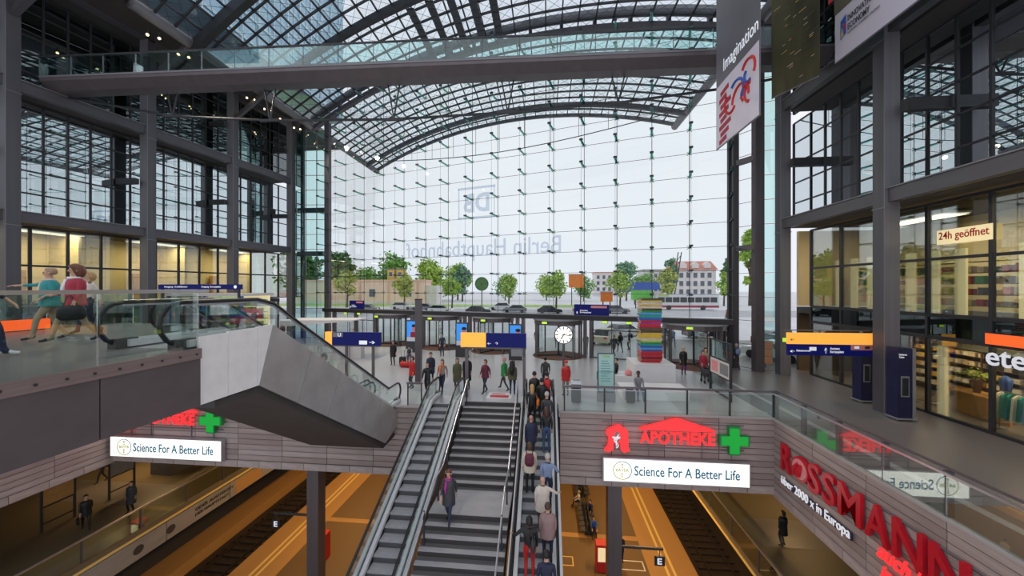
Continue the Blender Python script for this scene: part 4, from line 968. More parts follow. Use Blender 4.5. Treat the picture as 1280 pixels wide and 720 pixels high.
b = MB(); b.lathe([(.02, 0), (.03, .3), (.16, .35), (.2, .7), (.22, .85), (.1, .95), (.05, 1.0)], 12, Matrix.Translation((18.5, 16.4, .95)) @ Matrix.Diagonal((.7, 1, 1, 1))); b.build('torso', 'blue', mq, smooth=True)
b = MB(); rnd = random.Random(4)
for i in range(120):
    c = V(18.5 + rnd.gauss(0, .16), 17.4 + rnd.gauss(0, .28), 1.75 + rnd.gauss(0, .09)); u = V(rnd.gauss(0, 1), rnd.gauss(0, 1), rnd.gauss(0, 1)).normalized() * .07; w2 = u.cross(V(0, 0, 1)).normalized() * .04; b.quad(c - u, c + w2, c + u, c - w2)
b.build('plant_leaves', 'leaf_lime', mq); b = MB(); b.lathe([(0, .98), (.12, .98), (.16, 1.55), (0, 1.55)], 12, Matrix.Translation((18.5, 17.4, 0))); b.build('plant_pot', 'brown', mq)
# upper shop: shelves with goods behind the lit panels
us = thing('upper_shop_shelf', (19.5, 15, 4.3), 'tall shelves in the upper shop behind cream light panels', 'shelf')
for z_ in (4.7, 5.2, 5.7, 6.2, 6.7): sbox('shelf_board', 'brown', 19.3, 9, z_ - .03, 19.7, 25, z_, us)
rnd = random.Random(9)
for z_ in (4.7, 5.2, 5.7, 6.2):
    for i in range(34):
        y_ = 9.2 + i * .46; m_ = rnd.choice(['crimson', 'dark_grey', 'olive', 'brown', 'cream', 'green', 'navy', 'pink', 'beige'])
        lv = {4.7: 'lowest', 5.2: 'second', 5.7: 'third', 6.2: 'top'}[z_]; o = sbox('boxed_product', m_, 19.36, y_, z_, 19.6, y_ + rnd.uniform(.2, .36), z_ + rnd.uniform(.18, .36)); tag(o, BN.get(m_, m_.replace('_', ' ')) + ' boxed product on the ' + lv + ' upper shop shelf', 'box', 'boxed products on the upper shelves')

# ---- left: kiosk and destination sign behind the deck
ds = thing('departure_sign_strip', (-24, 20.0, 4.5), 'long narrow dark blue platform sign strip above the kiosk', 'sign')
sbox('body', 'blue_sign', -23.8, 20.0, 5.42, -18.3, 20.15, 5.72, ds)
text('lettering', 'Ausgang  Invalidenstr.', 'white_letter', V(-23.4, 20.0, 5.5), (1, 0, 0), Z3, 1.6, .13, .005, .01, ds); text('lettering', 'Ausgang  Europaplatz', 'white_letter', V(-20.9, 20.0, 5.5), (1, 0, 0), Z3, 1.3, .13, .005, .01, ds)
sball('symbol', 'white_letter', (-18.65, 19.99, 5.57), .2, .02, .2, ds)
for x_ in (-23.6, -18.5): sbox('leg', 'steel_dark', x_ - .06, 20.04, 0, x_ + .06, 20.14, 5.42, ds)
kk = thing('kiosk', (-25.4, 25.5, 0), 'glass fronted kiosk with lit shelves of goods behind the deck escalators', 'kiosk')
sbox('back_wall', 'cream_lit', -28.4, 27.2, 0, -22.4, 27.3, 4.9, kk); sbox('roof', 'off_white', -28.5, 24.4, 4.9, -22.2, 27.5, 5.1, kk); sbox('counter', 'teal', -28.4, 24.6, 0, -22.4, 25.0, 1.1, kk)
for z_ in (1.6, 2.1, 2.6, 3.1, 3.6, 4.1, 4.6): sbox('shelf_board', 'teal', -28.3, 26.6, z_ - .04, -22.5, 27.2, z_, kk)
for i in range(5): sbox('front_glass', 'green_glass', -28.4 + i * 1.2, 24.6, 1.1, -27.23 + i * 1.2, 24.63, 4.9, kk)
for x_ in (-28.4, -25.4, -22.4): sbox('post', 'blue', x_ - .08, 24.5, 0, x_ + .08, 24.66, 4.9, kk)
for z_ in (1.6, 2.1, 2.6, 3.1, 3.6, 4.1):
    for i in range(18):
        m_ = rnd.choice(['lime_ink', 'gold', 'teal', 'white', 'crimson', 'lime', 'cream', 'sky_blue']); lv = {1.6: 'lowest', 2.1: 'second', 2.6: 'third', 3.1: 'fourth', 3.6: 'fifth', 4.1: 'top'}[z_]; o = sbox('boxed_product', m_, -28.2 + i * .31, 26.65, z_, -27.96 + i * .31, 27.0, z_ + rnd.uniform(.2, .38)); tag(o, {'lime_ink': 'yellow green', 'lime': 'bright green'}.get(m_, BN.get(m_, m_)) + ' packet on the ' + lv + ' lit kiosk shelf', 'box', 'packets on the kiosk shelves')
rs_ = thing('red_shop_sign', (-20.5, 23.3, 3.2), 'red lit shop sign with white script seen through the deck escalator', 'sign')
sbox('body', 'red_letter', -21.3, 23.2, 3.4, -19.7, 23.35, 4.05, rs_); text('lettering', 'Sudemann', 'white_letter', V(-21.1, 23.2, 3.55), (1, 0, 0), Z3, 1.2, .3, .01, 0, rs_, shear=.2)
sbox('pole', 'steel_dark', -20.6, 23.25, 0, -20.4, 23.32, 3.4, rs_)
wb = thing('market_awning', (-13.2, 27, 0), 'pale flat market awning over a stall in the hall', 'awning')
b = MB(); b.prism([(-20.5, 26, 2.5), (-14.8, 26.4, 2.95), (-14.8, 26.4, 3.02), (-20.5, 26, 3.0)], (0, 2.5, 0)); b.build('roof_sheet', 'off_white', wb)
for x_, y_ in ((-20, 26.3), (-15.2, 26.6), (-20, 28.2), (-15.2, 28.6)): srod('pole', 'steel_light', V(x_, y_, 0), V(x_, y_, 2.85), .08, wb)
sbox('counter', 'off_white', -19.6, 26.8, 0, -14.4, 27.4, 1.0, wb)

# ---- doors in the glass front
def revolving(xc, dia, lb, seed):
    s_ = fs_of(xc); c = fp(s_, 0, .1); r = dia / 2
    t = thing('revolving_door', (c.x, c.y, 0), lb, 'door', 'revolving doors in the glass front'); T = Matrix.Translation(c) @ RF
    b = MB(); b.lathe([(0, 2.62), (r + .12, 2.62), (r + .12, 2.92), (0, 2.92)], 28, T); b.build('canopy', 'brown_panel', t)
    b = MB(); b.lathe([(0, 2.93), (r + .2, 2.93), (r + .2, 2.98), (0, 2.98)], 28, T); b.build('canopy_cap', 'steel_light', t)
    for a0 in (math.radians(-38), math.radians(142)):
        for q in range(3):
            b = MB(); b.lathe([(r, .05), (r, 2.62)], 3, T, a0 + math.radians(25.3) * q, a0 + math.radians(25.3) * (q + 1), False); b.build('curved_glass', 'door_glass', t)
            p = T @ V(r * math.cos(a0 + math.radians(25.3) * q), r * math.sin(a0 + math.radians(25.3) * q), 0); sbox('drum_post', 'brown_panel', p.x - .06, p.y - .06, 0, p.x + .06, p.y + .06, 2.62, t)
        p = T @ V(r * math.cos(a0 + math.radians(76)), r * math.sin(a0 + math.radians(76)), 0); sbox('drum_post', 'brown_panel', p.x - .06, p.y - .06, 0, p.x + .06, p.y + .06, 2.62, t)
    srod('centre_post', 'steel_dark', c, c + V(0, 0, 2.62), .14, t, 'cyl')
    for k in range(3):
        a = seed + k * math.tau / 3; e = T @ V((r - .08) * math.cos(a), (r - .08) * math.sin(a), 0)
        sbar('door_leaf', 'door_glass', V(c.x, c.y, 1.32), V(e.x, e.y, 1.32), .02, 2.45, t)
        for z_ in (.06, 2.55): sbar('leaf_rail', 'steel_dark', V(c.x, c.y, z_), V(e.x, e.y, z_), .05, .1, t)
        srod('leaf_stile', 'steel_dark', V(e.x, e.y, .05), V(e.x, e.y, 2.58), .06, t)
    b = MB(); b.lathe([(0, .012), (r + .25, .012), (r + .25, 0)], 28, T); b.build('mat_well', 'carpet', t)
for i, (xc, dia, lb) in enumerate(((-14.9, 3.5, 'revolving glass door nearest the blue underground sign'), (-9.6, 3.5, 'revolving glass door behind the man in dark uniform'), (-4.6, 3.4, 'revolving glass door behind the orange and blue direction sign'), (1.0, 3.7, 'revolving glass door behind the round clock'), (10.5, 3.9, 'revolving glass door behind the map board'))):
    revolving(xc, dia, lb, .5 + i * .7)
for i, xc in enumerate((-22.5, -19.6, -17.2, -12.5, -11.7, -7.3, -6.8, -2.4, -1.9, 3.1, 3.55, 7.7, 12.0)):
    s_ = fs_of(xc); o = sbar('portal_post', 'brown_panel', fp(s_, 0, .15), fp(s_, 2.96, .15), .24, .35, wall_far, FN)
for a, c in ((3.7, 5.0), (5.05, 6.3), (6.35, 7.6), (-22.3, -20.9), (-20.8, -19.7), (-19.4, -18.4), (-18.3, -17.3)):
    sbar('door_pane', 'door_glass', fp(fs_of(a), 1.5, .1), fp(fs_of(c), 1.5, .1), .02, 2.9, wall_far)
    for z_ in (.05, 2.2): sbar('door_rail', 'steel_dark', fp(fs_of(a), z_, .1), fp(fs_of(c), z_, .1), .05, .07, wall_far)
    srod('door_stile', 'steel_dark', fp(fs_of(a), 0, .1), fp(fs_of(a), 2.95, .1), .06, wall_far)
for i, xc in enumerate((-20.6, -18.9, -15.3, -9.6, -4.6, .45, 4.6, 6.3, 10.1)):
    p = fp(fs_of(xc), 2.72 if i in (2, 3, 4, 5, 8) else 2.78, 2.1 if i in (2, 3, 4, 5, 8) else .5)
    t = thing('exit_sign', p, 'small yellow green escape sign ' + ('at the far left flat doors', 'at the far left flat doors', 'on the revolving door near the underground sign', 'on the revolving door behind the uniformed man', 'on the revolving door behind the orange sign', 'on the revolving door behind the clock', 'at the flat doors left of the books', 'at the flat doors behind the books', 'on the revolving door behind the map board')[i], 'sign', 'escape signs along the glass front')
    b = MB(); b.box(-.22, -.04, 0, .22, .04, .2, Matrix.Translation(p) @ RF); b.build('body', 'dark_grey', t)
    b = MB(); b.box(-.2, .04, .02, .2, .05, .18, Matrix.Translation(p) @ RF); b.build('face', 'exit_green', t)
for xc, w_, h_, z_, lb in ((-19.3, 1.9, .85, 3.36, 'dark blue sign standing on the transom above the left doors'), (3.6, 2.7, .85, 3.36, 'dark blue sign standing on the transom beside the book stack')):
    p = fp(fs_of(xc), z_, .35); t = thing('transom_sign', p, lb, 'sign'); T = Matrix.Translation(p) @ RF
    b = MB(); b.box(-w_ / 2, -.06, 0, w_ / 2, .06, h_, T); b.build('board', 'blue_sign', t)
    b = MB(); b.box(-.02, .06, h_ * .68, w_ * .44, .07, h_ * .9, T); b.build('pale_field', 'pink', t)
    text('lettering', 'Ausgang\nEuropaplatz', 'white_letter', T @ V(-w_ * .33, .06, .14), FU, Z3, w_ * .33, .3, .006, .02, t); sball('symbol', 'white_letter', T @ V(-w_ * .41, .065, .2), .1, .02, .2, t)
# poster pillars
for i, (x_, y_, lb) in enumerate(((-11.45, 29.9, 'blue screen poster pillar beside the tall brown post'), (-6.7, 28.2, 'blue screen poster pillar beside the orange sign panel'), (-2.35, 27.4, 'blue screen poster pillar beside the blue sign panel'))):
    t = thing('poster_pillar', (x_, y_, 0), lb, 'poster pillar')
    sbox('body', 'dark_grey', x_ - .5, y_ - .12, 0, x_ + .5, y_ + .12, 2.75, t); sbox('screen', 'screen_blue', x_ - .42, y_ - .13, .95, x_ + .42, y_ - .12, 2.66, t)
    sball('picture_face', 'pink', (x_ + .2, y_ - .135, 2.0), .36, .02, .5, t); sball('picture_hair', 'black', (x_ + .2, y_ - .14, 2.28), .4, .02, .26, t); sbox('picture_body', 'crimson', x_ - .1, y_ - .14, 1.3, x_ + .4, y_ - .13, 1.75, t); sbox('picture_band', 'white', x_ - .42, y_ - .14, .97, x_ + .42, y_ - .13, 1.3, t)
# spot lamps along the left vault edge
for i in range(8):
    c = 14.0 + i * 2.0; p = vp(XS[0] - .5, c, -.75)
    t = thing('spot_lamp', p, 'small warm spot lamp under the left vault edge beam', 'lamp', 'spot lamps under the vault edge')
    for dx in (-.15, .25):
        if dx > 0 and i % 2 == 0:
            ld = bpy.data.lights.new('spot_light', 'SPOT'); ld.energy = 3400; ld.color = (1, .87, .70); ld.spot_size = math.radians(100); ld.spot_blend = .8; ld.shadow_soft_size = .25
            lo_ = bpy.data.objects.new('spot_light', ld); COL.objects.link(lo_); dv = V(-4, p.y - 3, 0) - p; lo_.matrix_basis = Matrix.Translation(p + V(.5, .2, -.3)) @ dv.to_track_quat('-Z', 'Y').to_matrix().to_4x4(); lo_.parent = t; lo_.matrix_parent_inverse = t.matrix_basis.inverted()
        sball('bulb', 'warm_lamp', p + V(dx, dx, -.1), .16, .16, .16, t); srod('arm', 'steel_dark', p + V(dx, dx, -.05), p + V(dx, dx, .3), .05, t)
# hung banners on the right
def banner(name, P, Q, z0, z1, lb, base):
    t = thing(name, (*((Vector(P) + Vector(Q)) / 2).xy, z0), lb, 'banner'); P = Vector(P); Q = Vector(Q)
    sbar('cloth', base, V(*P.xy, (z0 + z1) / 2), V(*Q.xy, (z0 + z1) / 2), .03, z1 - z0, t)
    for z_ in (z0 + .02, z1): sbar('hem_bar', 'steel_light', V(*P.xy, z_), V(*Q.xy, z_), .05, .05, t)
    return t
b1 = banner('hanging_banner', (8.5, 18.95, 0), (8.5, 15.25, 0), 12.4, 21, 'tall grey banner with white word over a red and white print', 'banner_grey')
text('lettering', 'Imagination', 'white_letter', V(8.48, 18.2, 15.72), (0, -1, 0), Z3, 2.85, .78, .01, 0, b1)
sbox('white_print', 'banner_white', 8.475, 15.3, 12.45, 8.484, 18.9, 15.45, b1)
rnd = random.Random(12)
for k in range(7):
    g = MB(); cy_, cz_ = 15.9 + rnd.random() * 2.3, 13.1 + rnd.random() * 1.7; r_ = .25 + rnd.random() * .5; a0 = rnd.random() * 6
    g.tube([V(8.47, cy_ + r_ * math.cos(a0 + q * .35), cz_ + r_ * math.sin(a0 + q * .35)) for q in range(10)], .07, 4); g.build('red_swirl', 'red' if k % 4 else 'blue', b1)
for k in range(8): sbar('red_block', 'crimson', V(8.47, 18.6 - .12 * (k % 2), 12.6 + k * .33), V(8.47, 17.9 - .2 * (k % 3), 12.7 + k * .33), .01, .22, b1)
b2_ = banner('hanging_banner', (11.1, 18.95, 0), (12.0, 17.1, 0), 14.85, 24, 'dark foliage photo banner between two other banners', 'banner_leaf')
rnd = random.Random(5)
for k in range(70):
    t_ = rnd.random(); p = V(11.1, 18.95, 0).lerp(V(12.0, 17.1, 0), t_ * .85) + V(-.03, -.015, 15.1 + rnd.random() * 5); q = p + V(.12, -.246, .06) * rnd.uniform(.4, 1.1)
    sbar('printed_frond', rnd.choice(['gold', 'olive', 'olive', 'beige']), p, q, .006, .025, b2_)
b3 = banner('hanging_banner', (13.75, 18.6, 0), (13.85, 12.2, 0), 16.2, 24, 'white banner with a blue logo and dark lettering above the right columns', 'banner_white')
sbox('picture_area', 'banner_leaf', 13.70, 16.4, 18.5, 13.74, 18.6, 24, b3); sbox('red_print', 'red', 13.69, 18.4, 19.3, 13.70, 18.95, 19.9, b3)
b = MB(); b.prism([(13.72, 18.25, 17.1), (13.72, 17.95, 17.25), (13.72, 17.95, 18.1), (13.72, 18.25, 17.95)], (-.012, 0, 0)); b.build('logo', 'blue', b3)
b = MB(); b.prism([(13.705, 18.22, 17.15), (13.705, 18.05, 17.2), (13.705, 18.15, 17.6)], (-.01, 0, 0)); b.build('logo_mark', 'gold', b3)
b = MB(); b.prism([(13.705, 18.0, 17.35), (13.705, 17.96, 17.7), (13.705, 18.1, 17.75)], (-.01, 0, 0)); b.build('logo_mark', 'red', b3)
text('lettering', 'INNOVATIVE\nECONOMY', 'dark_grey', V(13.72, 17.85, 17.3), (0, -1, 0), Z3, 1.3, .68, .01, 0.01, b3); text('lettering', 'NATIONAL COHESION STRATEGY', 'grey', V(13.72, 17.85, 17.12), (0, -1, 0), Z3, 1.6, .1, .01, 0, b3)
# ================================================================== OUTSIDE
def tree(x, y, h, r, leaf, lb, trunk=True, squash=1.0, n=1300, grp='trees beyond the glass front', lo=.3):
    z0 = gz(y); rnd = random.Random(int(x * 31 + y * 7)); t = thing('tree', (x, y, z0), lb, 'tree', grp)
    b = MB(); b.tube([V(x, y, z0), V(x + .1, y, z0 + h * .35), V(x, y, z0 + h * .75)], [h * .022 + .05, h * .017 + .04, .04], 7)
    for k in range(5):
        a = k * 1.3 + rnd.random(); q = V(math.cos(a) * r * .6, math.sin(a) * r * .6, 0); b.tube([V(x, y, z0 + h * (.32 + .06 * k)), V(x, y, z0 + h * (.45 + .08 * k)) + q], [h * .01 + .03, .02], 5)
    b.build('trunk', 'bark', t)
    clumps = []
    for k in range(22):
        a = rnd.random() * math.tau; u = rnd.random(); rr = r * .72 * math.sqrt(rnd.random()); zc = z0 + h * (lo + (.93 - lo) * u); sh = math.sqrt(max(.08, 1 - (2 * u - 1) ** 2)); clumps.append((V(x + rr * math.cos(a) * sh, y + rr * math.sin(a) * sh, zc), r * rnd.uniform(.32, .5)))
    b = MB(); ls = max(.16, h * .046)
    for k in range(n):
        c, cr = rnd.choice(clumps); d = V(rnd.gauss(0, 1), rnd.gauss(0, 1), rnd.gauss(0, 1)).normalized(); p = c + d * cr * rnd.uniform(.45, 1.0)
        u = V(rnd.gauss(0, 1), rnd.gauss(0, 1), rnd.gauss(0, .6)).normalized() * ls; w = d.cross(u).normalized() * ls * .6 + d * ls * .2
        b.quad(p - u, p + w, p + u, p - w)
    b.build('crown', leaf, t); return t
for a in ((-62.5, 104, 16.4, 5.2, 'leaf_dark', 'tall dark green tree behind the salmon building at its left end'), (-77, 106, 17, 7.5, 'leaf_dark', 'broad dark tree beyond the left corner glass'),
          (-51.5, 116, 15, 7.0, 'leaf_mid', 'wide mid green tree rising behind the yellow cabins'), (-36, 108, 12.5, 5.8, 'leaf_lime', 'bright lime tree behind the right half of the salmon building'), (-64, 124, 11, 5, 'leaf_mid', 'lower mid green tree between the dark and the wide tree'),
          (-26.5, 112, 11.3, 3.6, 'leaf_blue', 'blue green rounded tree right of the salmon building'), (26.3, 122, 13, 4.8, 'leaf_blue', 'round blue green tree behind the orange billboard'), (35, 134, 9, 5.5, 'leaf_mid', 'low wide green tree behind the green container'),
          (46.3, 140, 16, 2.8, 'leaf_blue', 'slim blue green tree beside the crane mast'), (71, 148, 17, 2.6, 'leaf_dark', 'slim dark tree right of the red roofed house'), (49, 92, 19, 2.4, 'leaf_lime', 'tall slim poplar seen past the right corner column'),
          (12, 118, 8, 4.5, 'leaf_mid', 'low green tree right of the orange billboard'), (-14, 122, 8, 4.5, 'leaf_mid', 'low green tree behind the disc sign'), (-56, 104, 11, 3.6, 'leaf_mid', 'smaller tree right behind the salmon wall left of the cabins'), (-41, 122, 13.5, 5.5, 'leaf_mid', 'mid green tree right of the yellow cabins'), (-31, 124, 12.5, 5, 'leaf_lime', 'lime tree above the pale annex of the salmon building'), (0, 124, 8.5, 4.5, 'leaf_lime', 'low lime tree left of the orange billboard')): tree(*a)
for a in ((-44, 76, 7.5, 3.0, 'leaf_yellow', 'young yellow green tree before the left end of the salmon wall'), (-30.9, 76, 7.2, 2.8, 'leaf_yellow', 'young yellow green tree before the middle of the salmon wall'), (-20, 75, 6.5, 2.6, 'leaf_lime', 'young lime street tree between the salmon wall and the disc sign'), (-8, 76, 7.0, 2.4, 'leaf_lime', 'young street tree right of the disc sign'), (2, 75, 7.6, 3.0, 'leaf_lime', 'young street tree left of the orange billboard'),
          (14.9, 75, 7.6, 3.0, 'leaf_lime', 'young street tree behind the small orange board'), (25.9, 80, 8.5, 2.4, 'leaf_yellow', 'young tree between book stack and bus'), (42, 90, 8, 2.4, 'leaf_lime', 'young tree beside the right end of the bus')): tree(*a, n=800, grp='young street trees', lo=.42)
def windows(t, xs, y, zs, w, h, m='window_far', frame_m='white'):
    for x in xs:
        for z in zs:
            o = sbox('window', frame_m, x - .12, y - .12, z - .12, x + w + .12, y - .02, z + h + .12, t); sbox('window_pane', m, x, y - .16, z, x + w, y - .1, z + h, o)
sw = thing('low_building', (-49, 92, gz(92)), 'long low salmon coloured building behind the young trees', 'building')
sbox('wall', 'salmon_wall', -70, 92, 1.0, -32, 98, 7.4, sw); sbox('parapet', 'salmon_trim', -70.2, 91.8, 7.2, -31.8, 98.2, 7.7, sw); sbox('plinth', 'render_wall', -70, 91.9, 1.0, -32, 92, 2.0, sw); sbox('annex', 'render_wall', -32, 93, 1.0, -29, 98, 6.2, sw)
for i in range(5): sbox('pilaster', 'salmon_trim', -66 + i * 8, 91.85, 1.0, -65.4 + i * 8, 92, 7.2, sw)
windows(sw, [-68.5, -47, -37], 92, (3.2,), 1.6, 2.0)
for x, m_ in ((-46, 'gold'), (-43.2, 'gold')):
    t = thing('site_cabin', (x, 104, gz(104)), 'small yellow cabin tower among the trees behind the salmon building', 'cabin', 'yellow cabins among the trees'); sbox('body', m_, x - 1.1, 103, 1.2, x + 1.1, 105, 11.0, t); sbox('roof', 'grey', x - 1.2, 102.9, 11.0, x + 1.2, 105.1, 11.3, t); windows(t, [x - .5], 103, (9.0,), 1.0, 1.2)
hb_ = thing('apartment_house', (59.5, 150, gz(150)), 'pale apartment house with red tiled roof far beyond the square', 'building')
sbox('wall', 'render_wall', 52, 150, 1.2, 67, 162, 12.8, hb_); windows(hb_, [53 + i * 2.7 for i in range(5)], 150, (3, 6.3, 9.6), 1.5, 2.0)
b = MB(); b.prism([(51.4, 149.4, 12.8), (51.4, 162.6, 12.8), (51.4, 156, 16.6)], (16.2, 0, 0)); b.build('roof', 'roof_tile', hb_)
for i in range(3):
    b = MB(); x = 53.5 + i * 4.6; b.prism([(x, 150, 13.4), (x + 2.4, 150, 13.4), (x + 2.4, 150, 15), (x + 1.2, 150, 16), (x, 150, 15)], (0, 3, 0)); b.build('dormer', 'render_wall', hb_)
h2 = thing('distant_block', (31, 190, 1.3), 'faint pale block far behind the round tree', 'building'); sbox('wall', 'render_wall', 25, 190, 1.3, 37, 200, 13, h2); sbox('roof', 'salmon_trim', 24.7, 189.7, 13, 37.3, 200.3, 13.8, h2); windows(h2, [26 + i * 2.9 for i in range(4)], 190, (4, 7.2, 10.2), 1.4, 1.8)
h3 = thing('distant_block', (48, 175, 1.3), 'pale flat roofed block left of the red roofed house', 'building'); sbox('wall', 'off_white', 44, 170, 1.3, 53, 180, 13.5, h3); sbox('roof', 'grey', 43.8, 169.8, 13.5, 53.2, 180.2, 14.0, h3); windows(h3, [44.8 + i * 2.1 for i in range(4)], 170, (4, 7.2, 10.4), 1.3, 1.6)
cr = thing('crane_mast', (41.3, 120, gz(120)), 'dark leaning crane mast left of the red roofed house', 'crane')
for dx in (-.5, .5): sbar('chord', 'dark_grey', V(40.2 + dx, 120, 1.2), V(42.6 + dx, 120, 17), .25, .25, cr)
for i in range(7): z_ = 2.5 + i * 1.9; sbar('lattice', 'dark_grey', V(40.2 + 2.4 * (z_ - 1) / 17 - .5, 120, z_), V(40.2 + 2.4 * (z_ + .9) / 17 + .5, 120, z_ + 1.9), .16, .16, cr)
def signbox(name, x, y, w, d, z0, z1, m_, lb, cat, post=True):
    t = thing(name, (x, y, gz(y)), lb, cat); sbox('body', m_, x - w / 2, y - d / 2, z0, x + w / 2, y + d / 2, z1, t); sbox('rim', 'grey', x - w / 2 - .1, y - d / 2 - .05, z1, x + w / 2 + .1, y + d / 2 + .05, z1 + .12, t)
    if post:
        for dx in (-w * .3, w * .3): sbox('leg', 'dark_grey', x + dx - .1, y - .1, gz(y), x + dx + .1, y + .1, z0, t)
    return t
signbox('billboard', 7.3, 90, 3.6, .5, 5.6, 8.8, 'orange', 'orange box billboard among the trees left of the book stack', 'billboard')
signbox('billboard', 11.4, 70, 2.2, .5, 2.9, 4.7, 'orange', 'smaller orange board directly above the blue transom sign', 'billboard')
signbox('container', 19.8, 78, 3.6, 2.4, 3.0, 5.0, 'lime', 'bright green container right of the small orange board', 'container')
signbox('container', 25.0, 96, 7.5, 2.4, 5.0, 7.0, 'blue', 'blue construction container behind the green one', 'container')
def bus(x, y, L, lb, m_='car_white'):
    t = thing('bus', (x, y, gz(y)), lb, 'bus'); z = gz(y)
    sbox('body', m_, x, y, z + .35, x + L, y + 2.5, z + 3.1, t); sbox('stripe', 'crimson', x, y - .01, z + .5, x + L, y, z + .9, t)
    for i in range(8): sbox('window', 'car_glass', x + .3 + i * (L - .5) / 8, y - .02, z + 1.5, x + .15 + (i + 1) * (L - .5) / 8, y, z + 2.5, t)
    for k in (.2, .75): srod('wheel', 'black', V(x + L * k, y - .03, z + .48), V(x + L * k, y + .3, z + .48), .96, t, 'cyl')
    sbox('destination_sign', 'lime_ink', x + .4, y - .03, z + 2.65, x + 2.4, y - .01, z + 2.95, t)
bus(21.5, 73, 11.7, 'white city bus with a red lower stripe passing beyond the square')
def car(x, y, rz, m_, lb, grp='cars outside the glass front', sc=1.0, van=False):
    z = gz(y); t = thing('car', (x, y, z), lb, 'car', grp, rz=rz); W = t.matrix_basis @ Matrix.Scale(sc, 4)
    top = 1.45 if not van else 1.95
    body = [(-2.2, .28), (2.2, .28), (2.25, .62), (2.1, .82), (1.15, .92), (-1.9, .95), (-2.2, .85)]
    cab = [(1.15, .90), (.45, top - .04), (-1.2, top), (-1.95, .93)] if not van else [(1.5, .9), (1.0, top), (-2.05, top), (-2.15, .93)]
    b = MB(); b.prism([(u, -.85, v) for u, v in body], (0, 1.7, 0)); b.build('body', m_, t, W)
    b = MB()
    n0 = [V(u, -.78, v) for u, v in cab[:1]] ; lo = [(u, v) for u, v in cab]
    a = [V(lo[0][0], -.80, lo[0][1]), V(lo[1][0], -.62, lo[1][1]), V(lo[2][0], -.62, lo[2][1]), V(lo[3][0], -.80, lo[3][1])]; c = [V(p.x, -p.y, p.z) for p in a]
    b.add(a + c, [(0, 1, 2, 3), (7, 6, 5, 4), (0, 4, 5, 1), (1, 5, 6, 2), (2, 6, 7, 3)]); b.build('windows', 'car_glass', t, W)
    b = MB(); b.box(lo[2][0] + .05, -.6, top - .05, lo[1][0], .6, top + .02); b.build('roof', m_, t, W)
    for u in (-1.35, 1.4):
        for s_ in (-.86, .70): 
            w = MB(); w.lathe([(0, 0), (.32, 0), (.32, .16), (0, .16)], 14, Matrix.Translation((u, s_ + .16 if s_ > 0 else s_ + .16, .32)) @ Matrix.Rotation(math.pi / 2, 4, 'X')); w.build('wheel', 'black', t, W)
    for s_ in (-.75, .45):
        b = MB(); b.box(2.18, s_, .62, 2.26, s_ + .3, .78); b.build('headlamp', 'white_letter', t, W)
        b = MB(); b.box(-2.24, s_, .68, -2.16, s_ + .3, .86); b.build('tail_lamp', 'red_letter', t, W)
for a in ((-19.5, 65, .05, 'car_white', 'white saloon car on the road left of the round sign disc'), (-24, 68, 3.1, 'car_grey', 'grey car parked on the far kerb before the salmon wall'), (-12.2, 64, .1, 'car_dark', 'dark estate car right of the round sign disc'), (-5.8, 66, 3.2, 'car_grey', 'silver grey car behind the orange sign panel'), (0.6, 65, 0, 'car_dark', 'black car beyond the transom left of the clock'), (7.0, 66, .1, 'car_dark', 'black car beyond the transom over the clock'), (-34, 66, 0, 'car_grey', 'grey car in front of the salmon wall seen between trees'),
          (6.0, 37.0, 1.1, 'car_cream', 'cream taxi parked outside the flat glass doors'), (8.8, 42, .5, 'car_white', 'white car further out behind the cream taxi'), (11.8, 39, 1.4, 'car_grey', 'grey car half hidden by the book stack'), (22.0, 36.5, .2, 'car_red', 'dark red car outside the right corner glass'), (20.6, 33.5, .35, 'car_grey', 'grey car outside between the right corner columns'), (17.6, 29.6, 2.2, 'car_white', 'white hatchback with red tail lamps outside the right corner glass'), (17.4, 41.5, .05, 'car_dark', 'low dark car above the transom right of the book stack'), (-29, 70.5, 0, 'car_white', 'white car behind the grey car before the salmon wall'), (-9, 70.5, 3.1, 'car_white', 'white car behind the dark estate car'), (12.5, 66, 0, 'car_grey', 'grey car beyond the transom beside the blue transom sign')):
    car(*a)
rd = thing('round_sign', (-9.4, 52, gz(52)), 'dark round disc sign on a slim pole outside', 'sign'); srod('pole', 'steel', V(-9.4, 52, gz(52)), V(-9.4, 52, 5.2), .16, rd, 'cyl')
T = frame((-9.4, 51.9, 6.1), (1, 0, 0), Z3); b = MB(); b.lathe([(0, .08), (.98, .08), (1.02, 0), (.98, -.08), (0, -.08)], 24, T); b.build('disc', 'leaf_dark', rd)
ob = thing('office_block', (-40, 30, 24.5), 'tall blue glass office block rising above the left wall', 'building')
sbox('core', 'office_glass', -50, 4, 27.6, -27.2, 46, 60, ob)
for i in range(22): sbox('mullion', 'office_frame', -27.25, 5 + i * 1.9, 27.6, -27.05, 5.15 + i * 1.9, 60, ob)
for i in range(14): sbox('floor_band', 'office_frame', -27.25, 4, 28 + i * 2.3, -27.08, 46, 28.25 + i * 2.3, ob); 
for i in range(12): sbox('floor_band', 'office_frame', -50, 45.95, 28 + i * 2.3, -27.2, 46.15, 28.25 + i * 2.3, ob)
lk = thing('luggage_locker', (15.75, 27.75, 0), 'orange luggage locker block outside the right corner glass', 'locker')
sbox('body', 'grey', 15.4, 27.4, 0, 16.1, 28.1, 1.7, lk)
for z_ in (.08, .62, 1.16): sbox('locker_door', 'orange', 15.42, 27.37, z_, 16.08, 27.4, z_ + .48, lk); sbox('locker_door', 'orange', 15.37, 27.42, z_, 15.4, 28.08, z_ + .48, lk)

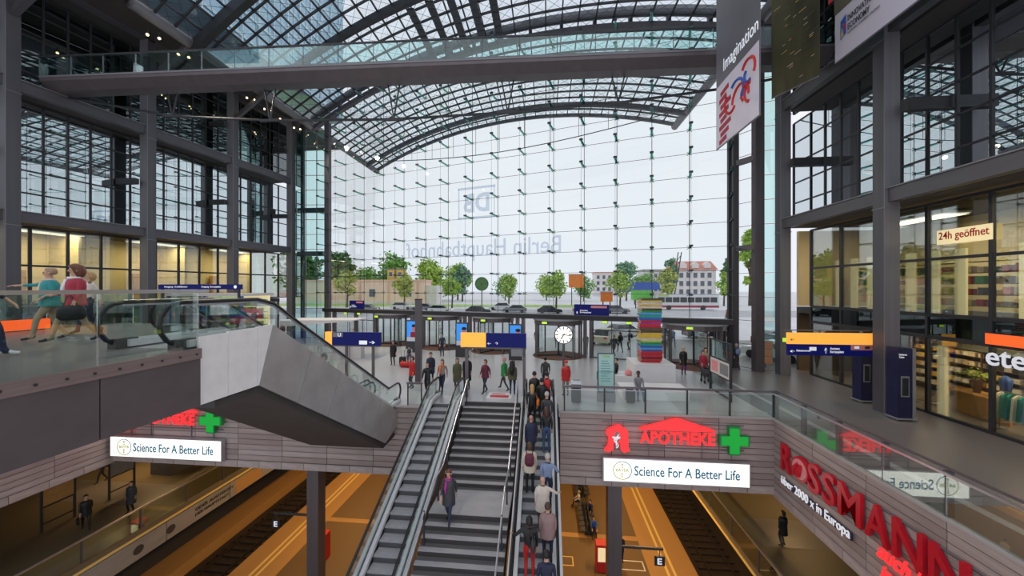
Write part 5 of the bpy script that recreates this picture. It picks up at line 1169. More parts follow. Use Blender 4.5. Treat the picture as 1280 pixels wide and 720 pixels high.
# ================================================================== PEOPLE
def ik(a, b, l1, l2, hint):
    a, b = Vector(a), Vector(b); d = b - a; L = min(d.length, l1 + l2 - .01); d.normalize()
    x = (l1 * l1 - l2 * l2 + L * L) / (2 * L); hgt = math.sqrt(max(0.0004, l1 * l1 - x * x)); h = Vector(hint); h = (h - d * h.dot(d)).normalized()
    return a + d * x + h * hgt, a + d * L
PEOPLE = []
def person(x, y, z, yaw, label, top='black', legs='jeans_dark', hair='hair_brown', pose='stand', h=1.74, hairlen=0, coat=0, skin='skin_light', shoes='black', group=None, arms=None, hat=None, extra=None, lod=1, wide=1.07, face=False):
    PEOPLE.append(dict(x=x, y=y, z=z, yaw=math.radians(yaw), label=label, top=top, legs=legs, hair=hair, pose=pose, h=h, hairlen=hairlen, coat=coat, skin=skin, shoes=shoes, group=group, arms=arms or {}, hat=hat, extra=extra or [], lod=lod, wide=wide, face=face))
def skeleton(P):
    """local frame: facing +y, right is +x, 1.75 tall; returns verts, edges, radii, tags"""
    vs, es, rs, tg = [], [], [], []
    def add(p, r, t, par=None):
        vs.append(Vector(p)); rs.append(r if isinstance(r, tuple) else (r, r)); tg.append(t)
        if par is not None: es.append((par, len(vs) - 1))
        return len(vs) - 1
    pose = P['pose']; sit = pose == 'sit'; w = P['wide']
    pz = .50 if sit else .93
    pe = add((0, 0, pz), (.155 * w, .115 * w), 'legs'); wa = add((0, .0, pz + .18), (.14 * w, .105 * w), 'top', pe); ch = add((0, .01, pz + .38), (.165 * w, .12 * w), 'top', wa)
    nb = add((0, -.01, pz + .52), (.10, .08), 'top', ch); nk = add((0, 0, pz + .575), (.055, .055), 'skin', nb); jw = add((0, .024, pz + .645), (.070, .082), 'skin', nk); sk = add((0, .008, pz + .725), (.088, .106), 'skin', jw); cw = add((0, -.004, pz + .795), (.068, .082), 'skin', sk)
    if P['lod'] > 1:
        add((0, .122, pz + .685), .016, 'skin', sk)
    sh_z = pz + .475
    defaults = {'stand': ((.215, .05, pz - .13), (-.215, .04, pz - .13)), 'walk': ((.215, .22, pz - .06), (-.215, -.17, pz - .10)), 'sit': ((.17, .36, pz + .10), (-.17, .36, pz + .10)), 'stride': ((.25, .22, pz - .04), (-.26, -.25, pz - .06))}
    hr, hl = defaults[pose]
    hr = P['arms'].get('r', hr); hl = P['arms'].get('l', hl)
    for sx, hand in ((1, hr), (-1, hl)):
        s0 = add((sx * .175 * w, -.01, sh_z), (.062, .062), 'top', nb if False else ch)
        el, wr = ik(vs[s0], hand, .29, .25, (sx * .22, -1, -.1)); e = add(el, .046, 'top', s0); m = add(el.lerp(wr, .55), .040, 'top', e); wv = add(wr, .031, 'skin', m)
        d = (wr - el).normalized(); side = d.cross(V(0, 0, 1)); side = side.normalized() if side.length > .2 else V(0, 1, 0)
        nrm = d.cross(side); palm = wr + d * .065; pv = add(palm, (.030, .026), 'skin', wv)
        if P['lod'] > 1:
            for k, (o, L) in enumerate(((-.03, .066), (-.01, .082), (.011, .077), (.031, .06))):
                f1 = add(palm + side * o * 1.0 + d * (.03 + L * .35), .0095, 'skin', pv); f2 = add(palm + side * o * 1.15 + d * (.03 + L * .7) + nrm * .012, .0085, 'skin', f1); add(palm + side * o * 1.2 + d * (.03 + L) + nrm * .03, .0075, 'skin', f2)
            th = add(wr + d * .03 + side * -.045 + nrm * .015, .012, 'skin', wv); add(wr + d * .065 + side * -.062 + nrm * .022, .0095, 'skin', th)
        else:
            for o in (-.022, 0, .022): add(palm + side * o * 1.1 + d * .085 + nrm * .015, .0105, 'skin', pv)
            add(wr + d * .05 + side * -.05, .011, 'skin', wv)
    if pose == 'walk': feet = ((.09, -.26, .10, 18), (-.09, .26, .075, 0))
    elif pose == 'stride': feet = ((.09, .36, .085, 0), (-.09, -.36, .14, 30))
    elif sit: feet = ((.13, .46, .075, 0), (-.12, .52, .075, 0))
    else: feet = ((.10, .02, .075, 0), (-.10, -.03, .075, 0))
    for fx, fy, fz, tip in feet:
        sx = 1 if fx > 0 else -1
        hp = add((sx * .095 * w, .0, pz - .04), (.088 * w, .088 * w), 'legs', pe); kn, an = ik(vs[hp], (fx, fy, fz), .43, .42, (0, 1, .25) if not sit else (0, 1, 1.2))
        t1 = add(vs[hp].lerp(kn, .5), .078 * w, 'legs', hp); k_ = add(kn, .058, 'legs', t1); c_ = add(kn.lerp(an, .4), .054, 'legs', k_); a_ = add(an, .042, 'legs', c_)
        tp = math.sin(math.radians(tip)) * .15; add((an.x, an.y - .05, an.z - .03), .035, 'shoes', a_); b_ = add((an.x + sx * .01, an.y + .10, max(.035, an.z - .04 - tp * .5)), (.042, .034), 'shoes', a_); add((an.x + sx * .015, an.y + .17, max(.03, an.z - .045 - tp * .6)), (.036, .026), 'shoes', b_)
    return vs, es, rs, tg
def finish_people():
    tmp = []
    for P in PEOPLE:
        vs, es, rs, tg = skeleton(P)
        me = bpy.data.meshes.new('person_body'); me.from_pydata([tuple(v) for v in vs], es, [])
        o = bpy.data.objects.new('person_body', me); COL.objects.link(o)
        o.modifiers.new('skin', 'SKIN'); md = o.modifiers['skin']; md.branch_smoothing = .6; md.use_smooth_shade = True
        if not me.skin_vertices: 
            bm = bmesh.new(); bm.from_mesh(me); bm.verts.layers.skin.verify(); bm.to_mesh(me); bm.free()
        for i, sv in enumerate(me.skin_vertices[0].data): sv.radius = rs[i]; sv.use_root = (i == 0)
        ss_ = o.modifiers.new('sub', 'SUBSURF'); ss_.levels = 2 if P['lod'] > 1 else 1; ss_.render_levels = ss_.levels
        tmp.append((o, vs, es, tg))
    dg = bpy.context.evaluated_depsgraph_get(); dg.update()
    for P, (o, vs, es, tg) in zip(PEOPLE, tmp):
        me = bpy.data.meshes.new_from_object(o.evaluated_get(dg))
        names = ['skin', 'top', 'legs', 'shoes']
        for n in names: me.materials.append(MATS[P[n]])
        cnt = len(me.polygons); C = np.empty(cnt * 3); me.polygons.foreach_get('center', C); C = C.reshape(-1, 3)
        best = np.full(cnt, 1e9); idx = np.zeros(cnt, int)
        for a, b in es:
            A = np.array(vs[a]); D = np.array(vs[b]) - A; t = np.clip(((C - A) @ D) / (D @ D), 0, 1); d = np.linalg.norm(C - A - t[:, None] * D, axis=1)
            ta, tb = names.index(tg[a]), names.index(tg[b]); v = np.where(t < .5, ta, tb)
            if tg[b] == 'top' and tg[a] == 'legs': v = np.where(t < .35, ta, tb)
            upd = d < best; best[upd] = d[upd]; idx[upd] = v[upd]
        me.polygons.foreach_set('material_index', idx.astype(np.int32)); me.polygons.foreach_set('use_smooth', np.ones(cnt, bool))
        dat = o.data; bpy.data.objects.remove(o, do_unlink=True); bpy.data.meshes.remove(dat)
        k = P['h'] / 1.75
        T = Matrix.Translation((P['x'], P['y'], P['z'])) @ Matrix.Rotation(P['yaw'], 4, 'Z') @ Matrix.Scale(k, 4)
        root = bpy.data.objects.new('person', me); COL.objects.link(root); root.matrix_basis = T
        tag(root, P['label'], 'person', P['group'])
        pz = .50 if P['pose'] == 'sit' else .93
        # hair: a shell over the skull, open at the face
        if P['hair']:
            b = MB(); n, m = 14, 9; hl = P['hairlen']; R3 = (.097, .116, .112) if hl < 3 else (.130, .142, .130); c = V(0, -.008, pz + .735)
            pts = []
            for i in range(m + 1):
                th = math.pi * i / m
                for k2 in range(n):
                    ph = math.tau * k2 / n; d = V(math.sin(th) * math.cos(ph), math.sin(th) * math.sin(ph), math.cos(th)); q = V(d.x * R3[0], d.y * R3[1], d.z * R3[2])
                    if d.y > .30 and d.z < .50: q *= .70
                    elif d.z < -.62 and hl == 0: q *= .8
                    if hl >= 1 and d.y < .3 and d.z < -.1: q = V(q.x * 1.0, min(q.y, .02) - .02, q.z - (.06 if hl == 1 else .22 if hl == 2 else .08) * min(1, -d.z * 1.6))
                    pts.append(c + q)
            b.add(pts, [(i * n + k2, i * n + (k2 + 1) % n, (i + 1) * n + (k2 + 1) % n, (i + 1) * n + k2) for i in range(m) for k2 in range(n)]); b.build('hair', P['hair'], root, T, True)
        if P['hat']:
            b = MB(); b.lathe([(.10, pz + .735), (.108, pz + .77), (.095, pz + .83), (.05, pz + .865), (0, pz + .87)], 12); b.build('hat', P['hat'], root, T, True)
        if P['face']:
            for sx in (-1, 1):
                b = MB(); b.lathe([(0.012 * math.sin(math.pi * i / 5), -.012 * math.cos(math.pi * i / 5)) for i in range(6)], 8, Matrix.Translation((sx * .034, .096, pz + .715))); b.build('eye', 'black', root, T)
                b = MB(); b.lathe([(0.02 * math.sin(math.pi * i / 5), -.032 * math.cos(math.pi * i / 5)) for i in range(6)], 8, Matrix.Translation((sx * .086, .0, pz + .70))); b.build('ear', P['skin'], root, T, True)
            b = MB(); b.box(-.024, .096, pz + .635, .024, .104, pz + .645); b.build('mouth', 'crimson', root, T)
        if P['coat']:
            hem = P['coat']; w = P['wide']; b = MB(); prof = [(.20 * w, .135 * w, pz + .46), (.205 * w, .15 * w, pz + .36), (.185 * w, .145 * w, pz + .2), (.195 * w, .15 * w, pz + .05), (.21 * w, .17 * w, hem)]
            if P['pose'] == 'sit': prof = [(a_, b_, max(z_, pz - .06)) for a_, b_, z_ in prof]
            n = 16; pts = [V(.10, .085, pz + .54)] and []
            for rx, ry, z_ in [(.095, .08, pz + .545)] + prof:
                for k2 in range(n):
                    a = math.tau * k2 / n; pts.append(V(rx * math.cos(a), ry * math.sin(a), z_))
            b.add(pts, [(i * n + k2, i * n + (k2 + 1) % n, (i + 1) * n + (k2 + 1) % n, (i + 1) * n + k2) for i in range(len(prof)) for k2 in range(n)]); b.build('coat', P['top'], root, T, True)
        for ex in P['extra']: ex_build(ex, P, T, pz, root)
def ex_build(ex, P, T, pz, root):
    kind, m_, lb = ex[0], ex[1], ex[2]
    if kind in ('backpack', 'shoulder_bag'):
        t = bpy.data.objects.new(kind, None); COL.objects.link(t)
        off = V(0, -.22, pz + .12) if kind == 'backpack' else V(*(ex[3] if len(ex) > 3 else (.27, -.05, pz - .02)))
        W = T @ Matrix.Translation(off); t.matrix_basis = W; tag(t, lb, 'bag')
        wx, wy, hz = (.16, .09, .42) if kind == 'backpack' else (.07, .17, .3)
        if len(ex) > 4: wx, wy, hz = ex[4]
        b = MB(); b.lathe([(0, 0), (.75, .02), (1, .2), (1, .7), (.8, .95), (0, 1)], 12, Matrix.Diagonal((wx, wy, hz, 1))); b.build('bag_body', m_, t, W, True)
        b = MB(); b.lathe([(0, .12), (.7, .14), (.8, .4), (.6, .52), (0, .54)], 10, Matrix.Translation((0, -wy * .45 if kind == 'backpack' else 0, 0)) @ Matrix.Diagonal((wx * .9, wy * .9, hz, 1))); b.build('front_pocket', m_, t, W, True)
        if kind == 'backpack':
            for sx in (-1, 1):
                b = MB(); b.tube([V(sx * .1, .05, hz * .95), V(sx * .11, .18, hz * 1.02), V(sx * .12, .36, hz * .6), V(sx * .13, .24, .1)], .018, 5); b.build('strap', m_, t, W)
        else:
            b = MB(); b.tube([V(0, -.12, hz * .9), V(-off.x * .4, -.02, hz + .2), V(-off.x * .4, .04, hz + .2), V(0, .12, hz * .9)], .012, 5); b.build('strap', m_, t, W)
    elif kind == 'scarf':
        b = MB(); b.tube([V(.09 * math.cos(a), .02 + .09 * math.sin(a), pz + .53) for a in [k * math.tau / 10 for k in range(11)]], .035, 6); b.tube([V(.05, .12, pz + .5), V(.07, .17, pz + .3), V(.06, .165, pz + .1)], [.04, .045, .03], 6); b.build('scarf', m_, root, T, True)
def luggage(x, y, z, w, d, h, m_, lb, handle=True, rz=0):
    t = thing('suitcase', (x, y, z), lb, 'suitcase', rz=rz); W = t.matrix_basis
    b = MB(); b.prism([(-w + .03, -d, .06), (w - .03, -d, .06), (w, -d, .12), (w, -d, h - .06), (w - .04, -d, h), (-w + .04, -d, h), (-w, -d, h - .06), (-w, -d, .12)], (0, 2 * d, 0)); b.build('shell', m_, t, W)
    for sx in (-1, 1): b = MB(); b.tube([V(sx * w * .7 - .03, 0, .04), V(sx * w * .7 + .03, 0, .04)], .04, 8); b.build('wheel', 'black', t, W)
    if handle: b = MB(); b.tube([V(-w * .5, 0, h), V(-w * .5, 0, h + .45), V(w * .5, 0, h + .45), V(w * .5, 0, h)], .014, 5); b.build('handle', 'steel_light', t, W)
# -- riders of the crowded escalator (feet on the steps)
def rider(k): return YE - .4 * k - .2, -.4 * TE * (k + 1)
RID = [ # step, x, yaw
 (0, -.55, 0, dict(label='dark haired rider in a black coat just stepping off the crowded escalator', top='black', hair='hair_black', coat=.6)),
 (0, .02, 0, dict(label='rider with a red backpack at the head of the crowded escalator', top='dark_grey', hair='hair_black', extra=[('backpack', 'red', 'bright red backpack worn at the head of the crowded escalator')])),
 (2, -.62, 0, dict(label='woman with long blond hair and an orange bag riding the escalator', top='black', legs='black', hair='hair_blond', hairlen=2, extra=[('shoulder_bag', 'orange', 'orange brown shoulder bag of the blond woman on the escalator', (.24, .0, .88))])),
 (1, -.2, 0, dict(label='rider all in black beside the blond woman on the escalator', top='black', legs='black', hair='hair_black', coat=.7)),
 (3, .02, 0, dict(label='white haired rider in a checked dark jacket on the escalator', top='dark_grey', hair='hair_grey')),
 (5, .0, 0, dict(label='dark haired woman in a black top and blue jeans on the escalator', top='black', legs='denim', hair='hair_brown', hairlen=2)),
 (6, -.6, 12, dict(label='bald man in a navy jacket turned sideways on the escalator', top='navy', hair=None, skin='skin_mid', coat=.75)),
 (9, -.6, 0, dict(label='woman in a beige jacket with dark red backpack on the escalator', top='cream', legs='black', hair='hair_brown', hairlen=1, coat=.78, extra=[('backpack', 'maroon', 'dark red leather backpack on the beige jacket', )])),
 (10, .04, 0, dict(label='grey haired man in a blue shirt holding the right handrail', top='shirt_blue', legs='jeans_dark', hair='hair_grey', arms={'r': (.34, .22, 1.12)}, wide=1.1)),
 (12, -.12, 0, dict(label='bald man in a pale shirt reaching for the right handrail', top='pale_shirt', legs='dark_grey', hair=None, arms={'r': (.52, .24, 1.16)}, coat=.72, wide=1.08)),
 (14, .04, 0, dict(label='man in a dusty pink jacket standing on the escalator', top='dusty_pink', legs='navy', hair='hair_brown', coat=.8, wide=1.12)),
 (15, -.5, 0, dict(label='woman in a black jacket and red trousers with one hand on the left handrail', top='black', legs='red', hair='hair_black', hairlen=1, arms={'l': (-.48, .2, 1.12)}, extra=[('shoulder_bag', 'dark_grey', 'dark grey bag slung on the back of the rider in red trousers', (.12, -.2, .95))])),
 (17, .0, 0, dict(label='dark haired rider in a black and blue jacket lowest on the escalator', top='navy', legs='red', hair='hair_black', wide=1.1)),
]
for k, x_, yw, kw in RID:
    y_, z_ = rider(k); person(x_, y_, z_, yw, h=kw.pop('h', 1.84), group=None, **kw)
# -- stairs and hall
person(-3.2, y1 - 1.3 - .18, z1 - .171, 178, 'woman in a dark coat over a magenta top walking down the stairs', 'dark_grey', 'jeans_dark', 'hair_auburn', 'walk', 1.72, 1, .62, face=True, lod=2, extra=[('scarf', 'magenta', '')])
HALL = [
 (-6.0, 17.75, 180, dict(label='dark haired woman in a black jacket with yellow trim at the empty escalator head', top='black', legs='black', hair='hair_black', hairlen=2, pose='walk')),
 (-5.45, 18.5, 175, dict(label='auburn woman with an orange scarf and flowered top at the empty escalator head', top='dusty_pink', legs='navy', hair='hair_auburn', hairlen=2, pose='walk', extra=[('scarf', 'orange', '')])),
 (-4.75, 18.9, 190, dict(label='long haired woman in a dark olive coat beside the tall dark man', top='olive', legs='dark_grey', hair='hair_brown', hairlen=2, coat=.5)),
 (-4.3, 19.3, 180, dict(label='tall man in a long black coat beside the orange sign leg', top='black', legs='black', hair='hair_black', coat=.45, h=1.85)),
 (-7.35, 19.2, 130, dict(label='person in a bright red coat standing by the brown post', top='red', legs='dark_grey', hair='hair_brown', hairlen=1, coat=.72)),
 (-6.6, 20.1, 200, dict(label='person in a dark coat carrying a pale bag behind the brown post', top='navy', legs='black', hair='hair_black', coat=.6, h=1.8, extra=[('shoulder_bag', 'sky_blue', 'pale blue bag carried beside the brown post', (.3, .05, .62))])),
 (-3.2, 18.7, 150, dict(label='woman in a plum coat walking alone at the stair head', top='maroon', legs='jeans_dark', hair='hair_auburn', hairlen=1, pose='walk', coat=.8)),
 (-2.25, 19.2, 60, dict(label='person in a green jacket and pink cap striding past the stair head', top='green', legs='dark_grey', hair='hair_grey', pose='stride', hat='pink', coat=.8)),
 (-1.75, 18.5, 0, dict(label='hiker in a camouflage jacket with a long black bag on the back', top='olive', legs='jeans_dark', hair='hair_brown', wide=1.1, coat=.8, extra=[('backpack', 'black', 'long black instrument bag on the camouflage jacket', None, (.13, .12, .75))])),
 (1.0, 18.7, 160, dict(label='person in a red hooded jacket with a dark case by the railing', top='red', legs='grey', hair=None, hat='red', coat=.75, extra=[('backpack', 'black', 'black backpack of the red hooded person')])),
 (-.05, 19.4, 0, dict(label='dark dressed man walking away beyond the crowded escalator', top='dark_grey', legs='jeans_dark', hair='hair_black', h=1.8, pose='walk')),
 (-10.9, 24.8, 180, dict(label='traveller in black with a trolley case beside the blue underground sign', top='black', legs='dark_grey', hair='hair_black', coat=.6)),
 (-9.6, 24.5, 20, dict(label='young traveller in a white shirt with a dark backpack by the red bag', top='white', legs='denim', hair='hair_black', h=1.5, extra=[('backpack', 'dark_grey', 'dark backpack on the white shirt beside the red bag')])),
 (-8.4, 28.5, 180, dict(label='man in a dark uniform standing before a revolving door', top='navy', legs='navy', hair='hair_black', h=1.8)),
 (8.7, 23.9, 180, dict(label='person in a black coat and beige hat near the map board', top='black', legs='purple', hair='hair_blond', hairlen=1, hat='beige', coat=.6)),
 (9.35, 22.6, 175, dict(label='woman in a crimson jacket pushing a stroller near the map board', top='crimson', legs='dark_grey', hair='hair_brown', hairlen=1, coat=.8, arms={'r': (.18, .4, 1.0), 'l': (-.18, .4, 1.0)})),
 (9.8, 23.3, 185, dict(label='person in a beige jacket behind the crimson jacket', top='khaki', legs='brown', hair='hair_black', h=1.8)),
 (12.75, 25.6, 0, dict(label='person with a blue backpack walking out past the corner column', top='navy', legs='dark_grey', hair='hair_grey', pose='walk', extra=[('backpack', 'shirt_blue', 'grey blue backpack worn past the corner column')])),
 (14.9, 26.6, 20, dict(label='person in black outside the right corner glass', top='black', legs='navy', hair='hair_brown', pose='walk')),
 (4.55, 18.42, 180, dict(label='dark skinned man in a grey pullover and jeans seated on the white block', top='grey', legs='denim', hair='hair_black', pose='sit', skin='skin_dark', shoes='black', h=1.78)),
 (4.15, 21.95, 100, dict(label='seated figure in black leaning on the white cube', top='black', legs='black', hair='hair_black', pose='sit')),
 (-19.3, 30.5, 170, dict(label='passer in dark clothes near the far left doors', top='black', legs='dark_grey', hair='hair_black', pose='walk')),
 (-17.6, 31.5, 200, dict(label='passer in a navy jacket beside the far left doors', top='navy', legs='denim', hair='hair_brown')),
]
for x_, y_, yw, kw in HALL: 
    person(x_, y_, 0.02 if kw['label'].startswith('dark skinned') else (0.0), yw, **kw)
OUT = [(6.3, 31.6, 20, 'person with a round black bag walking out beyond the flat doors', 'black', 'black'), (5.4, 29.5, 130, 'cyclist like figure in black with a wide bag just outside the doors', 'dark_grey', 'black'), (7.35, 33, 80, 'person with a dark backpack crossing outside the flat doors', 'navy', 'black'), (9.2, 34.5, 200, 'person in red outside behind the book stack', 'crimson', 'red'), (3.3, 30.8, 180, 'dark figure outside beside the clock side door', 'dark_grey', 'denim'), (-.9, 33.6, 180, 'broad figure in a dark coat inside the clock revolving door', 'dark_grey', 'denim'), (.95, 33.0, 0, 'figure in a blue jacket beyond the clock revolving door', 'blue', 'denim'), (11.8, 35, 180, 'figure in pale blue jeans beyond the map board door', 'shirt_blue', 'denim'), (15.6, 58, 90, 'person in dark clothes crossing the square above the transom', 'navy', 'dark_grey'), (26.5, 56, 60, 'person in a red jacket on the square right of the book stack', 'crimson', 'dark_grey'), (41, 62, 30, 'person in a teal jacket far across the square', 'teal', 'dark_grey'), (46, 64, 200, 'person in black far across the square by the crossing', 'black', 'dark_grey'), (-9.0, 36.0, 180, 'figure in black beyond the second revolving door', 'black', 'navy'), (-14.6, 38.2, 180, 'figure in dark green beyond the first revolving door', 'olive', 'black'), (8.7, 61, 150, 'worker in a yellow vest on the far pavement', 'gold', 'orange')]
for x_, y_, yw, lb, tp, lg in OUT: person(x_, y_, gz(y_), yw, lb, tp, lg, random.choice(['hair_black', 'hair_brown']), random.choice(['walk', 'stand', 'walk']), extra=[('backpack', 'black', 'black backpack on ' + lb)] if ('backpack' in lb or 'bag' in lb) else None)
# -- deck
person(-11.55, 7.35, DZ, 140, 'woman in a teal jacket and cream scarf stretching out an arm on the upper deck', 'teal', 'khaki', 'hair_sandy', 'walk', 1.66, 0, .82, lod=2, face=True, arms={'r': (.30, .55, 1.32), 'l': (-.22, .12, 1.0)}, extra=[('scarf', 'cream', '')], wide=1.1)
person(-10.35, 7.0, DZ, 158, 'curly haired woman in a red vest and beige trousers striding on the upper deck', 'crimson', 'khaki', 'hair_auburn', 'stride', 1.70, 3, .84, lod=2, face=True, wide=1.08, arms={'r': (.2, .3, 1.08), 'l': (-.27, .10, .86)}, extra=[('scarf', 'white', ''), ('shoulder_bag', 'black', 'large black shoulder bag of the striding woman', (-.28, .12, .52), (.09, .22, .34))])
person(-12.15, 8.5, DZ, 160, 'blond woman in white and crimson behind the striding woman', 'pale_shirt', 'jeans_dark', 'hair_blond', 'walk', 1.62, 1, 0, lod=2, face=True, extra=[('shoulder_bag', 'crimson', 'crimson bag carried behind the striding woman', (.25, .05, .6), (.1, .16, .34))])
person(-9.6, 5.2, DZ, 318, 'man in dark blue clothes and white trainers at the end of the upper deck', 'navy', 'navy', 'hair_brown', 'walk', 1.78, 0, .8, shoes='white', lod=2, wide=1.1, arms={'l': (-.22, .30, .92)})
# -- passengers on the second deck escalator
for s_, x_, lb, tp, hr in ((3.0, -9.35, 'person in a purple top riding the second deck escalator', 'purple', 'hair_auburn'), (4.2, -9.75, 'person in a grey jacket riding the second deck escalator', 'grey', 'hair_black'), (5.4, -9.35, 'person with a dark afro riding the second deck escalator', 'grey', 'hair_black'), (2.0, -9.75, 'person in a black hat riding the second deck escalator', 'black', 'hair_black')):
    kk_ = int(s_ / .4); person(x_, 9.0 + .4 * kk_ + .2, DZ - .4 * (kk_ + 1) * 4.3 / 7.2, 180 if s_ > 4 else 0, lb, tp, 'dark_grey', hr, hairlen=3 if 'afro' in lb else 0, hat='black' if 'hat' in lb else None)
# -- lower levels
person(-23.8, 16.5, -7, 240, 'man in a black suit carrying a case on the lower left gallery', 'black', 'black', 'hair_black', 'walk', 1.76, 0, .7, extra=[('shoulder_bag', 'black', 'black briefcase carried on the lower left gallery', (.28, .12, .42), (.06, .2, .3))])
person(-23.1, 18.0, -7, 200, 'dark figure bent over luggage on the lower left gallery', 'dark_grey', 'black', 'hair_black', 'stand', 1.7, 0, .5)
person(-28.5, 20.6, -7, 160, 'distant dark figure deep on the lower left gallery', 'black', 'black', 'hair_black', 'walk')
person(11.4, 18.6, -7, 20, 'dark haired person on the lower right gallery behind the glass', 'black', 'dark_grey', 'hair_black', 'stand', 1.72, 1, .6)
person(11.0, 13.9, -7, 30, 'woman with long brown hair on the lower right gallery under the red letters', 'wood_warm', 'white', 'hair_sandy', 'stand', 1.7, 2)
person(4.75, 23.6, -12, 170, 'person with a red bag on the platform beside the column', 'black', 'black', 'hair_brown', 'stand', 1.74, 1, .7, extra=[('shoulder_bag', 'red', 'red bag carried on the platform beside the column', (.26, .05, .75), (.1, .14, .4))])
person(2.6, 29.2, -12, 90, 'person in a pale jacket sitting on the platform bench', 'cream', 'black', 'hair_blond', 'sit', 1.7)
person(3.35, 28.0, -12, 150, 'dark clothed person sitting on the platform bench', 'navy', 'black', 'hair_black', 'sit', 1.7)
person(3.35, 26.0, -12, 180, 'person in blue sitting on the near end of the platform bench', 'blue', 'black', 'hair_black', 'sit', 1.7)
person(-11.2, 24.0, -12, 200, 'person in red on the platform below the steel escalator', 'red', 'black', 'hair_black', 'stand')
person(-9.6, 25.5, -12, 90, 'person in pale clothes on the platform below the steel escalator', 'pale_shirt', 'dark_grey', 'hair_brown', 'stand')
finish_people()
# -- loose luggage and the like
luggage(-10.15, 24.7, 0, .22, .13, .62, 'black', 'black trolley case between the traveller in black and the red bag')
bgm = thing('travel_bag', (-9.75, 24.2, 0), 'red holdall lying on the hall floor', 'bag'); b = MB(); b.tube([V(-10.15, 24.2, .2), V(-10.05, 24.2, .2), V(-9.4, 24.15, .2), V(-9.3, 24.15, .2)], [.1, .2, .2, .1], 10); b.build('bag_body', 'orange_red_lit' if False else 'red', bgm, smooth=True)
for x_ in (-9.95, -9.6): b = MB(); b.tube([V(x_, 24.0, .3), V(x_, 24.15, .5), V(x_ + .05, 24.3, .3)], .015, 5); b.build('handle', 'orange', bgm)
luggage(1.55, 18.75, 0, .2, .13, .75, 'black', 'tall black case beside the red hooded person', False)
luggage(3.2, 21.6, 0, .24, .14, .6, 'teal', 'pale teal suitcase with a raised handle beside the white cube')
luggage(4.0, 17.7, 0.0, .2, .15, .62, 'black', 'black wheeled case before the seated man', False)
luggage(9.85, 21.2, 0, .2, .13, .85, 'maroon', 'dark red trolley case beside the crimson jacket', True)
hb2 = thing('handbag', (4.6, 21.45, .42), 'pink handbag lying beside the seated figure in black', 'bag'); b = MB(); b.lathe([(0, 0), (.2, .02), (.22, .2), (.1, .3), (0, .3)], 10, Matrix.Translation((4.75, 21.5, .42))); b.build('bag_body', 'pink', hb2, smooth=True); b = MB(); b.tube([V(4.65, 21.5, .69), V(4.75, 21.5, .84), V(4.85, 21.5, .69)], .012, 5); b.build('handle', 'pink', hb2)
tag(hb2); sd = thing('stroller', (9.3, 21.9, 0), 'dark folding stroller pushed by the crimson jacket', 'stroller')
b = MB(); b.lathe([(0, .35), (.2, .38), (.26, .6), (.24, .8), (.18, .82)], 12, Matrix.Translation((9.25, 21.85, 0))); b.build('seat', 'dark_grey', sd)
for x_, y_ in ((9.05, 21.65), (9.45, 21.65), (9.05, 22.1), (9.45, 22.1)): srod('wheel', 'black', V(x_ - .02, y_, .1), V(x_ + .02, y_, .1), .2, sd, 'cyl'); srod('strut', 'steel_light', V(x_, y_, .1), V(9.25, 21.87, .5), .025, sd)
b = MB(); b.tube([V(9.1, 22.0, .6), V(9.1, 22.25, 1.0), V(9.42, 22.25, 1.0), V(9.42, 22.0, .6)], .015, 5); b.build('push_bar', 'steel_light', sd)
# platform furniture
def bench(x, y, lb):
    t = thing('platform_bench', (x, y, -12), lb, 'bench', 'benches on the platform')
    for i in range(6):
        yy_ = y + i * .6
        for dx in (-.35, .35): sbox('seat', 'dark_grey', x + dx - .22, yy_, -11.58, x + dx + .22, yy_ + .5, -11.53, t); sbox('seat_back', 'dark_grey', x + dx * .3 - .02, yy_, -11.5, x + dx * .3 + .02, yy_ + .5, -11.1, t)
    sbox('beam', 'steel_dark', x - .06, y - .1, -11.66, x + .06, y + 3.7, -11.58, t)
    for yy_ in (y + .3, y + 3.2): sbox('leg', 'steel_dark', x - .3, yy_ - .05, -12, x + .3, yy_ + .05, -11.62, t)
bench(3.0, 25.6, 'double row of dark platform seats beside the column'); bench(3.0, 30.2, 'double row of dark platform seats behind the occupied ones'); bench(-9.0, 24.5, 'double row of dark platform seats below the empty escalator'); bench(-8.7, 29.5, 'second double row of dark platform seats below the empty escalator')
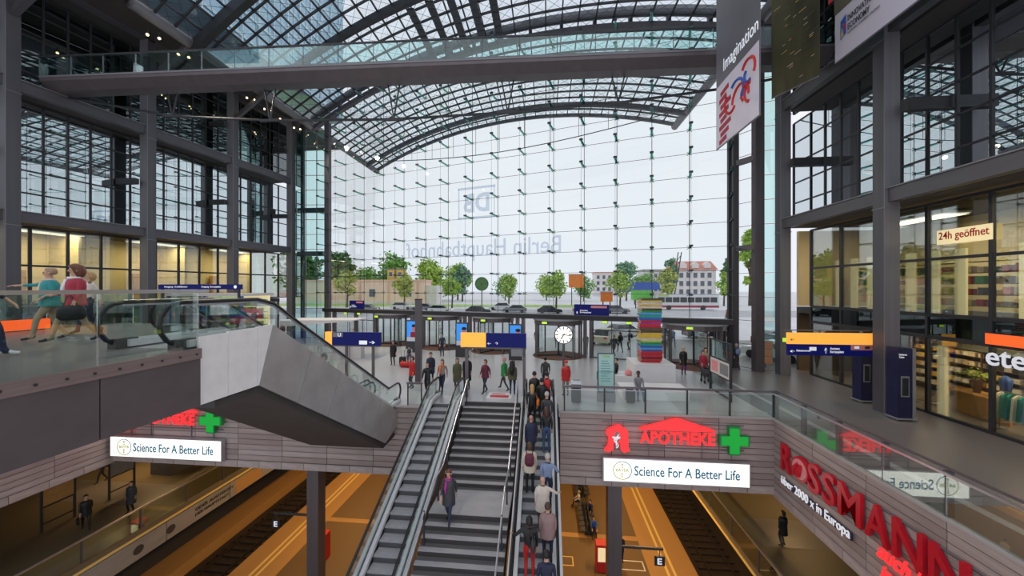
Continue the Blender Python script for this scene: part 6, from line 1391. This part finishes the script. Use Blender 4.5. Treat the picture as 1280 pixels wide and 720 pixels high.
for x_, y_, lb in ((3.4, 22.8, 'red vending machine on the platform beside the column'), (-14.4, 22.0, 'red vending machine on the platform left of the steel escalator')):
    t = thing('vending_machine', (x_, y_, -12), lb, 'vending machine'); sbox('body', 'red', x_ - .35, y_ - .3, -11.95, x_ + .35, y_ + .3, -10.3, t); sbox('window', 'cream_lit', x_ - .25, y_ - .315, -11.3, x_ + .2, y_ - .3, -10.45, t); sbox('foot', 'black', x_ - .32, y_ - .28, -12, x_ + .32, y_ + .28, -11.95, t)
for x_, y_, m_ in ((.9, 22.9, 'platform_line'), (5.3, 22.9, 'white')):
    t = thing('floor_outline', (x_, y_, -12), ('yellow dashed' if m_ != 'white' else 'white') + ' outlined rectangle marked on the platform floor', 'floor marking')
    for a in ((0, 0, 1.6, .07), (0, .75, 1.6, .07), (0, 0, .07, .8), (1.55, 0, .07, .8)): sbox('line', m_, x_ + a[0] - .8, y_ + a[1], -11.995, x_ + a[0] + a[2] - .8, y_ + a[1] + a[3], -11.985, t)
# gallery notice frames on the left
for x_, y_, m_, lb in ((-25.65, 16.65, 'orange', 'standing notice frame with an orange poster on the lower left gallery'), (-25.7, 19.55, 'grey', 'standing notice frame with a grey poster near the slogan box')):
    t = thing('notice_frame', (x_, y_, -7), lb, 'notice board')
    for d in (-.65, .65): sbox('post', 'steel_dark', x_ - .04, y_ + d - .04, -7, x_ + .04, y_ + d + .04, -4.6, t)
    A, B = V(x_, y_ - .65, 0), V(x_, y_ + .65, 0)
    for z_ in (-6.6, -5.75, -4.65): sbar('rail', 'steel_dark', V(A.x, A.y, z_), V(B.x, B.y, z_), .06, .06, t)
    sbar('poster', m_ if m_ != 'orange' else 'wood_warm', V(A.x, A.y, -5.2), V(B.x, B.y, -5.2), .03, 1.0, t)
lb2 = thing('service_block', (-25.6, 22.4, -7), 'dark square service block on the lower left gallery', 'block'); sbox('body', 'concrete_dark', -26.4, 21.7, -7, -24.9, 23.1, -5.9, lb2); sbox('lid', 'steel_dark', -26.5, 21.6, -5.9, -24.8, 23.2, -5.8, lb2)
